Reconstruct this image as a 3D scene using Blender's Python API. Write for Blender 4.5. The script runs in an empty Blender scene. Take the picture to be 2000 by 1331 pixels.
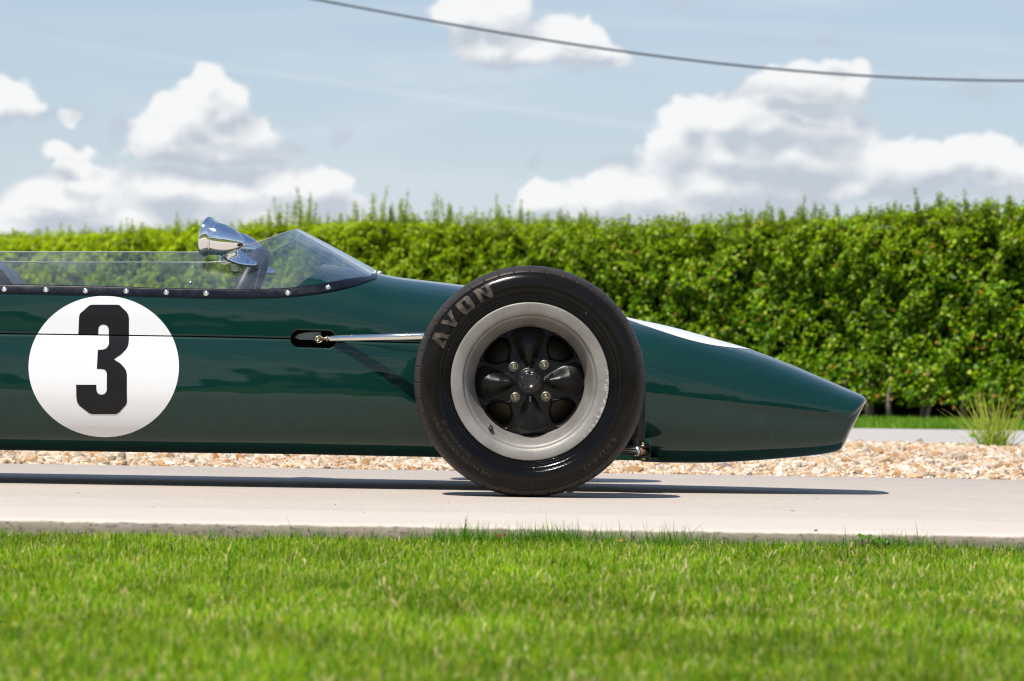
import bpy, math, random
import numpy as np
from mathutils import Vector, Matrix

random.seed(7)
RNG = np.random.default_rng(7)
scene = bpy.context.scene
COL = scene.collection
PI = math.pi

# ------------------------------------------------------------------ camera
FPX = 8160.0            # focal length in pixels of a 2000 px wide frame
CAM_H = 0.327
PITCH = math.atan(39.5 / FPX)
ROLL = 0.0160
CAM = np.array([0.0, 0.0, CAM_H])
_F = np.array([0, math.cos(PITCH), math.sin(PITCH)])
_R0 = np.array([1.0, 0, 0]); _U0 = np.cross(_R0, _F)
_R = _R0 * math.cos(ROLL) + _U0 * math.sin(ROLL)
_U = -_R0 * math.sin(ROLL) + _U0 * math.cos(ROLL)

cam_data = bpy.data.cameras.new('camera')
cam_data.sensor_width = 36.0
cam_data.lens = 36.0 * FPX / 2000.0
cam_data.clip_start = 0.1
cam_data.clip_end = 6000
cam_data.dof.use_dof = True
cam_data.dof.focus_distance = 10.1
cam_data.dof.aperture_fstop = 11.0
cam = bpy.data.objects.new('camera', cam_data)
COL.objects.link(cam)
cam.matrix_world = Matrix(((_R[0], _U[0], -_F[0], 0), (_R[1], _U[1], -_F[1], 0),
                           (_R[2], _U[2], -_F[2], CAM_H), (0, 0, 0, 1)))
scene.camera = cam


def P(px, py, Y):
    """a point of the place, from where it shows in the photograph and its distance"""
    d = _F * FPX + _R * (px - 1000.0) - _U * (py - 665.5)
    return CAM + d * (Y / d[1])


# ------------------------------------------------------------------ light
LIGHT = Vector((0.30, 0.50, -1.0)).normalized()       # the way the sunlight travels
SUN_EL = math.asin(-LIGHT.z)
SUN_AZ = math.atan2(-LIGHT.x, -LIGHT.y)               # clockwise from +Y
sun_data = bpy.data.lights.new('sun', 'SUN')
sun_data.energy = 5.0
sun_data.angle = math.radians(0.53)
sun_data.color = (1.0, 0.95, 0.88)
sun = bpy.data.objects.new('sun', sun_data)
COL.objects.link(sun)
sun.location = (-3, -5, 12)
sun.rotation_euler = LIGHT.to_track_quat('-Z', 'Y').to_euler()

scene.view_settings.view_transform = 'Standard'
scene.view_settings.look = 'None'
scene.view_settings.exposure = 0.26
scene.view_settings.gamma = 1.0
scene.view_settings.use_curve_mapping = False
scene.cycles.max_bounces = 10
scene.cycles.transparent_max_bounces = 16
scene.cycles.use_denoising = True
scene.cycles.filter_width = 1.15


# ------------------------------------------------------------------ node helpers
class NT:
    def __init__(self, tree):
        self.t = tree
        self.n = tree.nodes
        self.l = tree.links

    def new(self, typ, **kw):
        nd = self.n.new(typ)
        for k, v in kw.items():
            setattr(nd, k, v)
        return nd

    def link(self, a, b):
        self.l.new(a, b)

    def put(self, sock, v):
        if hasattr(v, 'links') or isinstance(v, bpy.types.NodeSocket):
            self.l.new(v, sock)
        else:
            sock.default_value = v

    def math(self, op, a, b=None, c=None, clamp=False):
        nd = self.n.new('ShaderNodeMath'); nd.operation = op; nd.use_clamp = clamp
        self.put(nd.inputs[0], a)
        if b is not None: self.put(nd.inputs[1], b)
        if c is not None: self.put(nd.inputs[2], c)
        return nd.outputs[0]

    def noise(self, vec, scale, detail=4, rough=0.5, dist=0.0, dim='3D'):
        nd = self.n.new('ShaderNodeTexNoise'); nd.noise_dimensions = dim
        if vec is not None: self.l.new(vec, nd.inputs['Vector'])
        nd.inputs['Scale'].default_value = scale
        nd.inputs['Detail'].default_value = detail
        nd.inputs['Roughness'].default_value = rough
        nd.inputs['Distortion'].default_value = dist
        return nd.outputs['Fac']

    def mapr(self, v, a, b, c=0.0, d=1.0, smooth=False):
        nd = self.n.new('ShaderNodeMapRange')
        nd.interpolation_type = 'SMOOTHSTEP' if smooth else 'LINEAR'
        self.put(nd.inputs[0], v)
        for i, x in enumerate((a, b, c, d)): self.put(nd.inputs[i + 1], x)
        return nd.outputs[0]

    def mix(self, f, a, b, blend='MIX'):
        nd = self.n.new('ShaderNodeMix'); nd.data_type = 'RGBA'; nd.blend_type = blend
        self.put(nd.inputs[0], f)
        for s, v in ((nd.inputs[6], a), (nd.inputs[7], b)):
            if isinstance(v, tuple) and len(v) == 3: v = v + (1,)
            self.put(s, v)
        return nd.outputs[2]

    def mapping(self, vec, scale=(1, 1, 1), rot=(0, 0, 0), loc=(0, 0, 0)):
        nd = self.n.new('ShaderNodeMapping')
        self.l.new(vec, nd.inputs[0])
        nd.inputs['Scale'].default_value = scale
        nd.inputs['Rotation'].default_value = rot
        nd.inputs['Location'].default_value = loc
        return nd.outputs[0]

    def bump(self, h, strength, dist, normal=None):
        nd = self.n.new('ShaderNodeBump')
        nd.inputs['Strength'].default_value = strength
        nd.inputs['Distance'].default_value = dist
        self.l.new(h, nd.inputs['Height'])
        if normal is not None: self.l.new(normal, nd.inputs['Normal'])
        return nd.outputs[0]


# ------------------------------------------------------------------ sky
world = bpy.data.worlds.new('World')
scene.world = world
world.use_nodes = True
W = NT(world.node_tree)
for nd in list(W.n): W.n.remove(nd)


def sky_dir(px, py):
    d = _F * FPX + _R * (px - 1000.0) - _U * (py - 665.5)
    d = d / np.linalg.norm(d)
    return math.atan2(d[0], d[1]), math.asin(d[2])


# cumulus clouds standing over the far country: (direction, size)
CLOUDS = [(398, 178, 42, 45), (425, 215, 58, 52), (372, 232, 78, 55), (330, 262, 80, 42), (450, 268, 90, 42), (400, 292, 150, 26),
          (165, 352, 72, 38), (110, 395, 110, 45), (30, 428, 130, 40), (190, 400, 90, 45), (250, 430, 90, 40),
          (330, 365, 90, 42), (430, 370, 120, 45), (560, 352, 90, 38), (620, 362, 62, 34), (480, 410, 230, 40),
          (0, 195, 62, 50), (45, 215, 40, 28), (150, 226, 30, 15), (130, 298, 55, 18),
          (905, 30, 55, 40), (960, 30, 80, 50), (965, 90, 85, 38), (1110, 80, 70, 42), (1060, 112, 150, 24), (1170, 108, 60, 18),
          (1350, 232, 52, 40), (1420, 232, 62, 42), (1330, 285, 70, 50), (1500, 235, 110, 42), (1590, 250, 110, 45),
          (1420, 300, 170, 55), (1560, 310, 160, 60), (1250, 360, 110, 38), (1400, 365, 200, 55), (1190, 385, 95, 40), (1310, 405, 260, 36),
          (1520, 162, 55, 26), (1600, 158, 90, 36), (1665, 165, 32, 42), (1560, 190, 130, 24),
          (1720, 310, 62, 34), (1800, 318, 100, 46), (1900, 305, 100, 40), (1970, 330, 90, 50), (1740, 350, 120, 42), (1650, 375, 60, 26), (2070, 330, 90, 60),
          (1058, 385, 42, 24), 
          (-140, 300, 120, 50), (2200, 240, 110, 50)]

grp = bpy.data.node_groups.new('cloud_density', 'ShaderNodeTree')
grp.interface.new_socket('Vector', in_out='INPUT', socket_type='NodeSocketVector')
grp.interface.new_socket('Density', in_out='OUTPUT', socket_type='NodeSocketFloat')
G = NT(grp)
gi = G.new('NodeGroupInput'); go = G.new('NodeGroupOutput')
gvec = gi.outputs[0]                     # (azimuth, elevation, 0) in radians
turb = G.new('ShaderNodeTexNoise'); turb.inputs['Scale'].default_value = 80; turb.inputs['Detail'].default_value = 8
turb.inputs['Roughness'].default_value = 0.55
G.link(gvec, turb.inputs['Vector'])
sub = G.new('ShaderNodeVectorMath', operation='SUBTRACT'); G.link(turb.outputs['Color'], sub.inputs[0]); sub.inputs[1].default_value = (.5, .5, .5)
scl = G.new('ShaderNodeVectorMath', operation='SCALE'); G.link(sub.outputs[0], scl.inputs[0]); scl.inputs['Scale'].default_value = 0.0115
add = G.new('ShaderNodeVectorMath', operation='ADD'); G.link(gvec, add.inputs[0]); G.link(scl.outputs[0], add.inputs[1])
wv = add.outputs[0]
acc = None
for (cx, cy, rx, ry) in CLOUDS:
    a, e = sky_dir(cx, cy)
    v1 = G.new('ShaderNodeVectorMath', operation='SUBTRACT'); G.link(wv, v1.inputs[0]); v1.inputs[1].default_value = (a, e, 0)
    v2 = G.new('ShaderNodeVectorMath', operation='MULTIPLY'); G.link(v1.outputs[0], v2.inputs[0]); v2.inputs[1].default_value = (FPX / rx / 1.18, FPX / ry / 1.18, 0)
    ln = G.new('ShaderNodeVectorMath', operation='LENGTH'); G.link(v2.outputs[0], ln.inputs[0])
    d = G.math('SUBTRACT', 1.0, ln.outputs['Value'])
    if acc is None: acc = d
    else: acc = G.math('SMOOTH_MAX', acc, d, 0.35)
# clouds in the rest of the sky
sep = G.new('ShaderNodeSeparateXYZ'); G.link(gvec, sep.inputs[0])
el_g = sep.outputs[1]
stretch = G.mapping(gvec, scale=(3.2, 9.0, 1), loc=(5.3, 0.4, 0))
far_n = G.noise(stretch, 1.6, 7, 0.55)
far_d = G.math('MULTIPLY', G.math('SUBTRACT', far_n, 0.535), 4.5)
away = G.mapr(G.math('ABSOLUTE', sep.outputs[0]), 0.17, 0.26, -3.0, 0.0)
away2 = G.mapr(el_g, 0.10, 0.2, 3.0, 0.0)
away_n = G.math('MINIMUM', G.math('MULTIPLY', G.mapr(G.math('ABSOLUTE', sep.outputs[0]), 0.17, 0.26, 1.0, 0.0), G.mapr(el_g, 0.085, 0.16, 1.0, 0.0)), 1.0)
far_d = G.math('SUBTRACT', far_d, G.math('MULTIPLY', away_n, 3.0))
far_d = G.math('SUBTRACT', far_d, G.mapr(el_g, 0.25, 0.8, 0.0, 0.95))
bank = G.math('MULTIPLY', G.mapr(el_g, 0.015, 0.045, 0, 1), G.mapr(el_g, 0.08, 0.20, 1.0, 0))
far_d = G.math('ADD', far_d, G.math('MULTIPLY', bank, 0.75))
acc = G.math('MAXIMUM', acc, far_d)
G.link(acc, go.inputs[0])

tc = W.new('ShaderNodeTexCoord')
nrm = W.new('ShaderNodeVectorMath', operation='NORMALIZE'); W.link(tc.outputs['Generated'], nrm.inputs[0])
sx = W.new('ShaderNodeSeparateXYZ'); W.link(nrm.outputs[0], sx.inputs[0])
az = W.math('ARCTAN2', sx.outputs[0], sx.outputs[1])
el = W.math('ARCSINE', sx.outputs[2])
comb = W.new('ShaderNodeCombineXYZ'); W.link(az, comb.inputs[0]); W.link(el, comb.inputs[1])
g1 = W.new('ShaderNodeGroup'); g1.node_tree = grp; W.link(comb.outputs[0], g1.inputs[0])
off = W.new('ShaderNodeVectorMath', operation='ADD'); W.link(comb.outputs[0], off.inputs[0]); off.inputs[1].default_value = (-0.0022, 0.0060, 0)
g2 = W.new('ShaderNodeGroup'); g2.node_tree = grp; W.link(off.outputs[0], g2.inputs[0])
dens = g1.outputs[0]
ragged = W.noise(comb.outputs[0], 210, 7, 0.62)
cover = W.mapr(W.math('ADD', dens, W.math('MULTIPLY', W.math('SUBTRACT', ragged, 0.5), 0.6)), -0.03, 0.20, 0, 1, smooth=True)
lit = W.math('SUBTRACT', dens, g2.outputs[0])
fine = W.noise(comb.outputs[0], 120, 6, 0.6)
fine2 = W.noise(W.mapping(comb.outputs[0], scale=(1, 1.5, 1)), 42, 4, 0.55)
shade = W.math('ADD', W.mapr(lit, -0.30, 0.62, -0.05, 1.25), W.math('MULTIPLY', W.math('SUBTRACT', fine, 0.5), 0.9))
shade = W.math('ADD', shade, W.math('MULTIPLY', W.math('SUBTRACT', fine2, 0.5), 1.5))
shade = W.math('MINIMUM', W.math('MAXIMUM', shade, 0.0), 1.0)
cloud_col = W.mix(shade, (0.52, 0.575, 0.645), (0.90, 0.90, 0.90))
sky = W.new('ShaderNodeTexSky'); sky.sky_type = 'NISHITA'; sky.sun_disc = False
sky.sun_elevation = SUN_EL; sky.sun_rotation = SUN_AZ
sky.air_density = 1.0; sky.dust_density = 0.2; sky.ozone_density = 4.0; sky.altitude = 20
skyc = W.new('ShaderNodeVectorMath', operation='SCALE'); W.link(sky.outputs[0], skyc.inputs[0]); skyc.inputs['Scale'].default_value = 0.098
# thin high cirrus
cir_v = W.mapping(comb.outputs[0], scale=(7, 60, 1), rot=(0, 0, math.radians(-9)), loc=(1.3, 0.7, 0))
cir = W.noise(cir_v, 1.0, 6, 0.6, 0.8)
cirm = W.mapr(cir, 0.42, 0.80, 0.0, 0.55, smooth=True)
grad = W.mix(W.mapr(el, 0.0, 0.30, 0, 1), (0.60, 0.675, 0.77), (0.22, 0.38, 0.63))
grad = W.mix(W.mapr(el, 0.25, 1.2, 0, 1), grad, (0.05, 0.14, 0.40))
veil = W.mix(0.62, skyc.outputs[0], grad)
base = W.mix(cirm, veil, (0.70, 0.75, 0.81))
final = W.mix(W.math('MULTIPLY', cover, 0.95), base, cloud_col)
# thin grey scud drifting in front of the white heaps, and a fading vapour trail
wisp = W.new('ShaderNodeVectorMath', operation='SCALE'); wisp.inputs['Scale'].default_value = 0.010
wn = W.new('ShaderNodeTexNoise'); wn.inputs['Scale'].default_value = 110; wn.inputs['Detail'].default_value = 7; W.link(comb.outputs[0], wn.inputs['Vector'])
wsub = W.new('ShaderNodeVectorMath', operation='SUBTRACT'); W.link(wn.outputs['Color'], wsub.inputs[0]); wsub.inputs[1].default_value = (.5, .5, .5)
W.link(wsub.outputs[0], wisp.inputs[0])
wadd = W.new('ShaderNodeVectorMath', operation='ADD'); W.link(comb.outputs[0], wadd.inputs[0]); W.link(wisp.outputs[0], wadd.inputs[1])
gacc = None
for (cx, cy, rx, ry) in [(1540, 182, 140, 26), (1440, 190, 60, 18), (1640, 140, 40, 22), (1215, 314, 55, 20), (1340, 312, 75, 34), (1620, 275, 110, 26), (1590, 350, 110, 40), (1250, 410, 150, 22), (1500, 400, 200, 26),
                         (1905, 168, 60, 28), (1820, 372, 150, 26), (668, 262, 28, 22), (150, 228, 45, 16), (90, 232, 40, 14), (400, 300, 150, 16), (240, 255, 34, 30), (430, 405, 220, 20), (100, 430, 120, 18),
                         (1150, 128, 90, 14), (1330, 8, 50, 14), (1610, 80, 40, 14), (1040, 318, 24, 9), (560, 300, 50, 20), (985, 125, 70, 14)]:
    a, e = sky_dir(cx, cy)
    v1 = W.new('ShaderNodeVectorMath', operation='SUBTRACT'); W.link(wadd.outputs[0], v1.inputs[0]); v1.inputs[1].default_value = (a, e, 0)
    v2 = W.new('ShaderNodeVectorMath', operation='MULTIPLY'); W.link(v1.outputs[0], v2.inputs[0]); v2.inputs[1].default_value = (FPX / rx / 1.15, FPX / ry / 1.15, 0)
    ln = W.new('ShaderNodeVectorMath', operation='LENGTH'); W.link(v2.outputs[0], ln.inputs[0])
    d = W.math('SUBTRACT', 1.0, ln.outputs['Value'])
    gacc = d if gacc is None else W.math('MAXIMUM', gacc, d)
scud = W.math('MULTIPLY', W.mapr(gacc, 0.0, 0.75, 0, 1, smooth=True), 0.50)
final = W.mix(scud, final, (0.50, 0.555, 0.63))
(a0, e0), (a1, e1) = sky_dir(300, 110), sky_dir(1300, 255)
slope = (e1 - e0) / (a1 - a0)
trail = W.math('ABSOLUTE', W.math('SUBTRACT', W.math('SUBTRACT', el, e0), W.math('MULTIPLY', W.math('SUBTRACT', az, a0), slope)))
trail = W.math('MULTIPLY', W.mapr(trail, 0.0, 0.0016, 0.16, 0, smooth=True), W.mapr(W.math('ABSOLUTE', az), 0.07, 0.12, 1, 0))
trail = W.math('MULTIPLY', trail, W.math('SUBTRACT', 1.0, cover))
final = W.mix(trail, final, (0.80, 0.83, 0.87))
bg = W.new('ShaderNodeBackground'); W.link(final, bg.inputs[0]); bg.inputs[1].default_value = 0.88
wo = W.new('ShaderNodeOutputWorld'); W.link(bg.outputs[0], wo.inputs[0])
world.cycles.sampling_method = 'MANUAL'
world.cycles.sample_map_resolution = 1024


# ------------------------------------------------------------------ materials
def mat(name):
    m = bpy.data.materials.new(name); m.use_nodes = True
    n = NT(m.node_tree)
    b = n.n['Principled BSDF']
    return m, n, b


def simple(name, col, rough=0.5, metal=0.0, coat=0.0, bump=None, spec=0.5, vary=0.0, vscale=20):
    m, n, b = mat(name)
    b.inputs['Roughness'].default_value = rough
    b.inputs['Metallic'].default_value = metal
    b.inputs['Coat Weight'].default_value = coat
    b.inputs['Coat Roughness'].default_value = 0.03
    b.inputs['Specular IOR Level'].default_value = spec
    tcn = n.new('ShaderNodeTexCoord')
    if vary:
        f = n.noise(tcn.outputs['Object'], vscale, 5, 0.6)
        f = n.mapr(f, 0.3, 0.7, 0, 1)
        lo = tuple(c * (1 - vary) for c in col); hi = tuple(min(1, c * (1 + vary)) for c in col)
        n.link(n.mix(f, lo, hi), b.inputs['Base Color'])
        r = n.mapr(f, 0, 1, max(0.02, rough * 0.8), min(1, rough * 1.2)); n.link(r, b.inputs['Roughness'])
    else:
        b.inputs['Base Color'].default_value = (*col, 1)
    if bump:
        s, st, di = bump
        n.link(n.bump(n.noise(tcn.outputs['Object'], s, 4, 0.6), st, di), b.inputs['Normal'])
    return m


M = {}
# racing green paint: clear coat over a deep green, faint orange peel, dust streaks low down
m, n, b = mat('green_paint')
tcn = n.new('ShaderNodeTexCoord'); ob = tcn.outputs['Object']
n1 = n.noise(ob, 2.2, 3, 0.5)
n2 = n.noise(n.mapping(ob, scale=(3.0, 3.0, 22.0)), 1.0, 3, 0.55)
speck = n.mapr(n.noise(ob, 260, 2, 0.7), 0.775, 0.82, 0, 1)
scr = n.mapr(n.noise(n.mapping(ob, scale=(14, 14, 130), rot=(0, 0.12, 0)), 1.0, 3, 0.6), 0.70, 0.78, 0, 1)
marks = n.math('MULTIPLY', n.math('MAXIMUM', speck, n.math('MULTIPLY', scr, 0.5)), n.mapr(n.noise(ob, 5, 2), 0.5, 0.7, 0, 0.5))
drip = n.noise(n.mapping(ob, scale=(70, 70, 2.0)), 1.0, 4, 0.65)
colr = n.mix(n1, (0.0002, 0.021, 0.0155), (0.0002, 0.028, 0.022))
colr = n.mix(n.math('MULTIPLY', marks, 0.6), colr, (0.20, 0.28, 0.27))
sz_ = n.new('ShaderNodeSeparateXYZ'); n.link(ob, sz_.inputs[0])
dust = n.math('MULTIPLY', n.mapr(drip, 0.50, 0.75, 0, 0.035), n.mapr(sz_.outputs[2], 0.27, 0.21, 0, 1))
colr = n.mix(dust, colr, (0.20, 0.19, 0.16))
n.link(colr, b.inputs['Base Color'])
b.inputs['Roughness'].default_value = 0.5
b.inputs['Specular IOR Level'].default_value = 0.08
b.inputs['Coat Weight'].default_value = 1.0
n.link(n.mapr(drip, 0.52, 0.75, 0.012, 0.06), b.inputs['Coat Roughness'])
b.inputs['Coat IOR'].default_value = 1.46
low = n.noise(n.mapping(ob, scale=(3.2, 3.2, 9.0)), 1.0, 2, 0.5)
peel = n.noise(ob, 320, 2, 0.5)
nb = n.bump(low, 0.5, 0.0075)
nb = n.bump(peel, 0.05, 0.0004, nb)
n.link(nb, b.inputs['Coat Normal'])
M['paint'] = m

M['white'] = simple('white_vinyl', (0.74, 0.74, 0.745), 0.30, coat=0.5)
M['black_vinyl'] = simple('black_vinyl', (0.007, 0.007, 0.008), 0.42, coat=0.08, spec=0.25, bump=(90, 0.2, 0.0006))
M['chrome'] = simple('chrome', (0.86, 0.87, 0.89), 0.035, metal=1.0)
M['steel'] = simple('bright_steel', (0.72, 0.70, 0.66), 0.25, metal=1.0, vary=0.15, vscale=80)
M['nickel'] = simple('nickel_tube', (0.80, 0.78, 0.74), 0.11, metal=1.0)
M['brass'] = simple('gold_zinc', (0.38, 0.32, 0.20), 0.32, metal=1.0, vary=0.25, vscale=120)
M['rusty'] = simple('rusty_steel', (0.35, 0.19, 0.10), 0.6, metal=0.5, vary=0.5, vscale=120)
M['black'] = simple('black_metal', (0.010, 0.010, 0.011), 0.45)
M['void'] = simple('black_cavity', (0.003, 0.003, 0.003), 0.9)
M['trim'] = simple('black_trim', (0.004, 0.005, 0.010), 0.28, coat=0.0, spec=0.28, bump=(60, 0.12, 0.0006), vary=0.3, vscale=60)
M['leather'] = simple('black_leather', (0.022, 0.022, 0.026), 0.42, bump=(160, 0.25, 0.0006), vary=0.3, vscale=30)
M['glassblack'] = simple('gauge', (0.02, 0.02, 0.02), 0.15)

# alloy wheel rim, as cast and dull
m, n, b = mat('cast_alloy')
tcn = n.new('ShaderNodeTexCoord'); ob = tcn.outputs['Object']
a1 = n.noise(ob, 14, 6, 0.65); a2 = n.noise(ob, 420, 3, 0.7); a3 = n.noise(ob, 60, 5, 0.6)
sepx = n.new('ShaderNodeSeparateXYZ'); n.link(ob, sepx.inputs[0])
chip_zone = n.mapr(n.math('SUBTRACT', n.math('MULTIPLY', sepx.outputs[0], 0.9), n.math('MULTIPLY', sepx.outputs[2], 0.25)), 0.143, 0.166, 0, 1)
rrc = n.math('SQRT', n.math('ADD', n.math('POWER', sepx.outputs[0], 2), n.math('POWER', sepx.outputs[2], 2)))
chips = n.math('MULTIPLY', n.mapr(n.math('ADD', n.noise(ob, 150, 5, 0.75), n.mapr(rrc, 0.165, 0.189, -0.14, 0.06)), 0.54, 0.57, 0, 1), chip_zone)
c = n.mix(n.mapr(a1, 0.3, 0.7, 0, 1), (0.215, 0.200, 0.180), (0.34, 0.322, 0.298))
c = n.mix(n.mapr(a2, 0.35, 0.7, 0, 0.55), c, (0.15, 0.14, 0.125))
c = n.mix(n.mapr(a3, 0.62, 0.75, 0, 0.5), c, (0.24, 0.21, 0.175))
c = n.mix(n.math('MULTIPLY', chips, 0.75), c, (0.60, 0.585, 0.55))
n.link(c, b.inputs['Base Color'])
b.inputs['Metallic'].default_value = 0.42
n.link(n.mapr(a1, 0, 1, 0.42, 0.62), b.inputs['Roughness'])
n.link(n.bump(a2, 0.35, 0.0008), b.inputs['Normal'])
M['alloy'] = m

# tyre rubber
m, n, b = mat('tyre_rubber')
tcn = n.new('ShaderNodeTexCoord'); ob = tcn.outputs['Object']
a1 = n.noise(ob, 9, 5, 0.6); a2 = n.noise(ob, 300, 3, 0.7); dots = n.mapr(n.noise(ob, 130, 2, 0.5), 0.775, 0.80, 0, 1)
sepx = n.new('ShaderNodeSeparateXYZ'); n.link(ob, sepx.inputs[0])
rr = n.math('SQRT', n.math('ADD', n.math('POWER', sepx.outputs[0], 2), n.math('POWER', sepx.outputs[2], 2)))
tread = n.mapr(rr, 0.258, 0.270, 0, 1)
dusty = n.math('MULTIPLY', tread, n.mapr(a1, 0.3, 0.7, 0.55, 1.0))
grime = n.mapr(n.noise(ob, 22, 5, 0.65), 0.45, 0.8, 0, 0.35)
c = n.mix(grime, (0.0025, 0.0025, 0.0030), (0.012, 0.010, 0.009))
c = n.mix(n.mapr(rr, 0.212, 0.232, 0, 0.7), c, (0.0095, 0.0078, 0.0066))  # browner outer sidewall, standing in for the concrete's reflection
c = n.mix(dusty, c, (0.040, 0.034, 0.030))
c = n.mix(n.math('MULTIPLY', dots, 0.8), c, (0.35, 0.30, 0.25))
n.link(c, b.inputs['Base Color'])
n.link(n.math('ADD', n.mapr(a1, 0.3, 0.7, 0.11, 0.21), n.math('MULTIPLY', tread, 0.36)), b.inputs['Roughness'])
n.link(n.bump(a2, 0.3, 0.0007), b.inputs['Normal'])
b.inputs['Specular IOR Level'].default_value = 0.19
M['rubber'] = m
M['letter'] = simple('dusty_rubber_lettering', (0.050, 0.037, 0.027), 0.5, spec=0.25, vary=0.95, vscale=60, bump=(240, 0.3, 0.0008))
M['faint'] = simple('moulded_rubber_lettering', (0.034, 0.030, 0.027), 0.30)

# magnesium disc painted satin black
m, n, b = mat('satin_black_magnesium')
tcn = n.new('ShaderNodeTexCoord'); ob = tcn.outputs['Object']
a1 = n.noise(ob, 35, 5, 0.65); a2 = n.noise(ob, 500, 3, 0.7); ch = n.mapr(n.noise(ob, 170, 3, 0.6), 0.76, 0.80, 0, 1)
c = n.mix(n.mapr(a1, 0.35, 0.75, 0, 1), (0.0016, 0.0016, 0.0021), (0.0060, 0.0055, 0.0052))
c = n.mix(n.math('MULTIPLY', ch, 0.5), c, (0.18, 0.16, 0.14))
n.link(c, b.inputs['Base Color'])
n.link(n.mapr(a1, 0.3, 0.7, 0.27, 0.40), b.inputs['Roughness']); b.inputs['Specular IOR Level'].default_value = 0.28
n.link(n.bump(a2, 0.30, 0.0006), b.inputs['Normal'])
M['disc'] = m

m, n, b = mat('brake_iron')
tcn = n.new('ShaderNodeTexCoord'); ob = tcn.outputs['Object']
sepx = n.new('ShaderNodeSeparateXYZ'); n.link(ob, sepx.inputs[0])
rr = n.math('SQRT', n.math('ADD', n.math('POWER', sepx.outputs[0], 2), n.math('POWER', sepx.outputs[2], 2)))
ring = n.noise(None, 1, 3); cb = n.new('ShaderNodeCombineXYZ'); n.link(n.math('MULTIPLY', rr, 500), cb.inputs[0])
ring = n.noise(cb.outputs[0], 1.0, 3, 0.6)
n.link(n.mix(ring, (0.012, 0.009, 0.005), (0.06, 0.045, 0.022)), b.inputs['Base Color'])
b.inputs['Metallic'].default_value = 0.5; b.inputs['Roughness'].default_value = 0.5
M['brake'] = m

# acrylic of the windscreen: clear, faintly milky and scratched
m, n, b = mat('clear_acrylic')
n.n.remove(b)
tcn = n.new('ShaderNodeTexCoord'); ob = tcn.outputs['Object']
lw = n.new('ShaderNodeLayerWeight'); lw.inputs['Blend'].default_value = 0.5
fac = n.math('ADD', n.math('MULTIPLY', n.math('POWER', lw.outputs['Facing'], 1.8), 0.95), 0.05)
tr = n.new('ShaderNodeBsdfTransparent'); tr.inputs[0].default_value = (0.93, 0.97, 0.95, 1)
gl = n.new('ShaderNodeBsdfGlossy'); gl.inputs['Roughness'].default_value = 0.02; gl.inputs['Color'].default_value = (0.95, 0.97, 1, 1)
df = n.new('ShaderNodeBsdfDiffuse'); df.inputs[0].default_value = (0.75, 0.85, 0.88, 1)
tl = n.new('ShaderNodeBsdfTranslucent'); tl.inputs[0].default_value = (0.75, 0.85, 0.88, 1)
dm = n.new('ShaderNodeMixShader'); dm.inputs[0].default_value = 0.5; n.link(df.outputs[0], dm.inputs[1]); n.link(tl.outputs[0], dm.inputs[2])
haze = n.mapr(n.noise(n.mapping(ob, scale=(4, 4, 12)), 1.0, 5, 0.6), 0.42, 0.78, 0.035, 0.20)
haze = n.math('ADD', haze, n.math('MULTIPLY', n.mapr(n.noise(ob, 210, 2, 0.6), 0.75, 0.79, 0, 1), 0.55))
scr = n.mapr(n.noise(n.mapping(ob, scale=(9, 9, 150)), 1.0, 3, 0.6), 0.69, 0.76, 0, 0.35)
haze = n.math('ADD', haze, n.math('MULTIPLY', scr, n.mapr(n.noise(ob, 6, 2), 0.45, 0.6, 0, 1)))
mx = n.new('ShaderNodeMixShader'); n.link(haze, mx.inputs[0]); n.link(tr.outputs[0], mx.inputs[1]); n.link(dm.outputs[0], mx.inputs[2])
mx2 = n.new('ShaderNodeMixShader'); n.link(fac, mx2.inputs[0]); n.link(mx.outputs[0], mx2.inputs[1]); n.link(gl.outputs[0], mx2.inputs[2])
n.link(mx2.outputs[0], n.n['Material Output'].inputs[0])
M['acrylic'] = m
M['acrylic_edge'] = simple('polished_acrylic_edge', (0.30, 0.32, 0.29), 0.2, coat=0.3)
M['mirror_glass'] = simple('mirror_glass', (0.9, 0.9, 0.9), 0.01, metal=1.0)

# concrete slab
m, n, b = mat('broomed_concrete')
geo = n.new('ShaderNodeNewGeometry'); pos = geo.outputs['Position']
sp = n.new('ShaderNodeSeparateXYZ'); n.link(pos, sp.inputs[0])
wob = n.noise(pos, 1.3, 3, 0.5)
band = n.mapr(n.math('ADD', sp.outputs[1], n.math('MULTIPLY', wob, 0.12)), 8.95, 9.03, 1.0, 0.0)    # trowelled edge
big = n.noise(n.mapping(pos, scale=(0.8, 2.0, 1)), 1.0, 5, 0.6)
mid = n.noise(pos, 9, 5, 0.6); grain = n.noise(pos, 260, 3, 0.7)
broom = n.noise(n.mapping(pos, scale=(210, 5.0, 1), rot=(0, 0, 0.05)), 1.0, 3, 0.6)
broom2 = n.noise(n.mapping(pos, scale=(3, 36, 1)), 1.0, 4, 0.6)
c = n.mix(n.mapr(big, 0.3, 0.7, 0, 1), (0.525, 0.452, 0.378), (0.575, 0.502, 0.426))
c = n.mix(n.mapr(mid, 0.35, 0.75, 0.0, 0.35), c, (0.40, 0.36, 0.32))
c = n.mix(n.math('MULTIPLY', n.mapr(broom, 0.3, 0.7, 0.0, 0.30), n.math('SUBTRACT', 1.0, band)), c, (0.36, 0.32, 0.285))
c = n.mix(n.mapr(broom2, 0.45, 0.8, 0.0, 0.30), c, (0.38, 0.345, 0.31))
c = n.mix(n.math('MULTIPLY', band, n.mapr(mid, 0.3, 0.7, 0.35, 0.7)), c, (0.53, 0.475, 0.415))
spots = n.mapr(n.noise(pos, 75, 2, 0.5), 0.76, 0.80, 0, 0.6)
c = n.mix(spots, c, (0.16, 0.13, 0.10))
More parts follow.
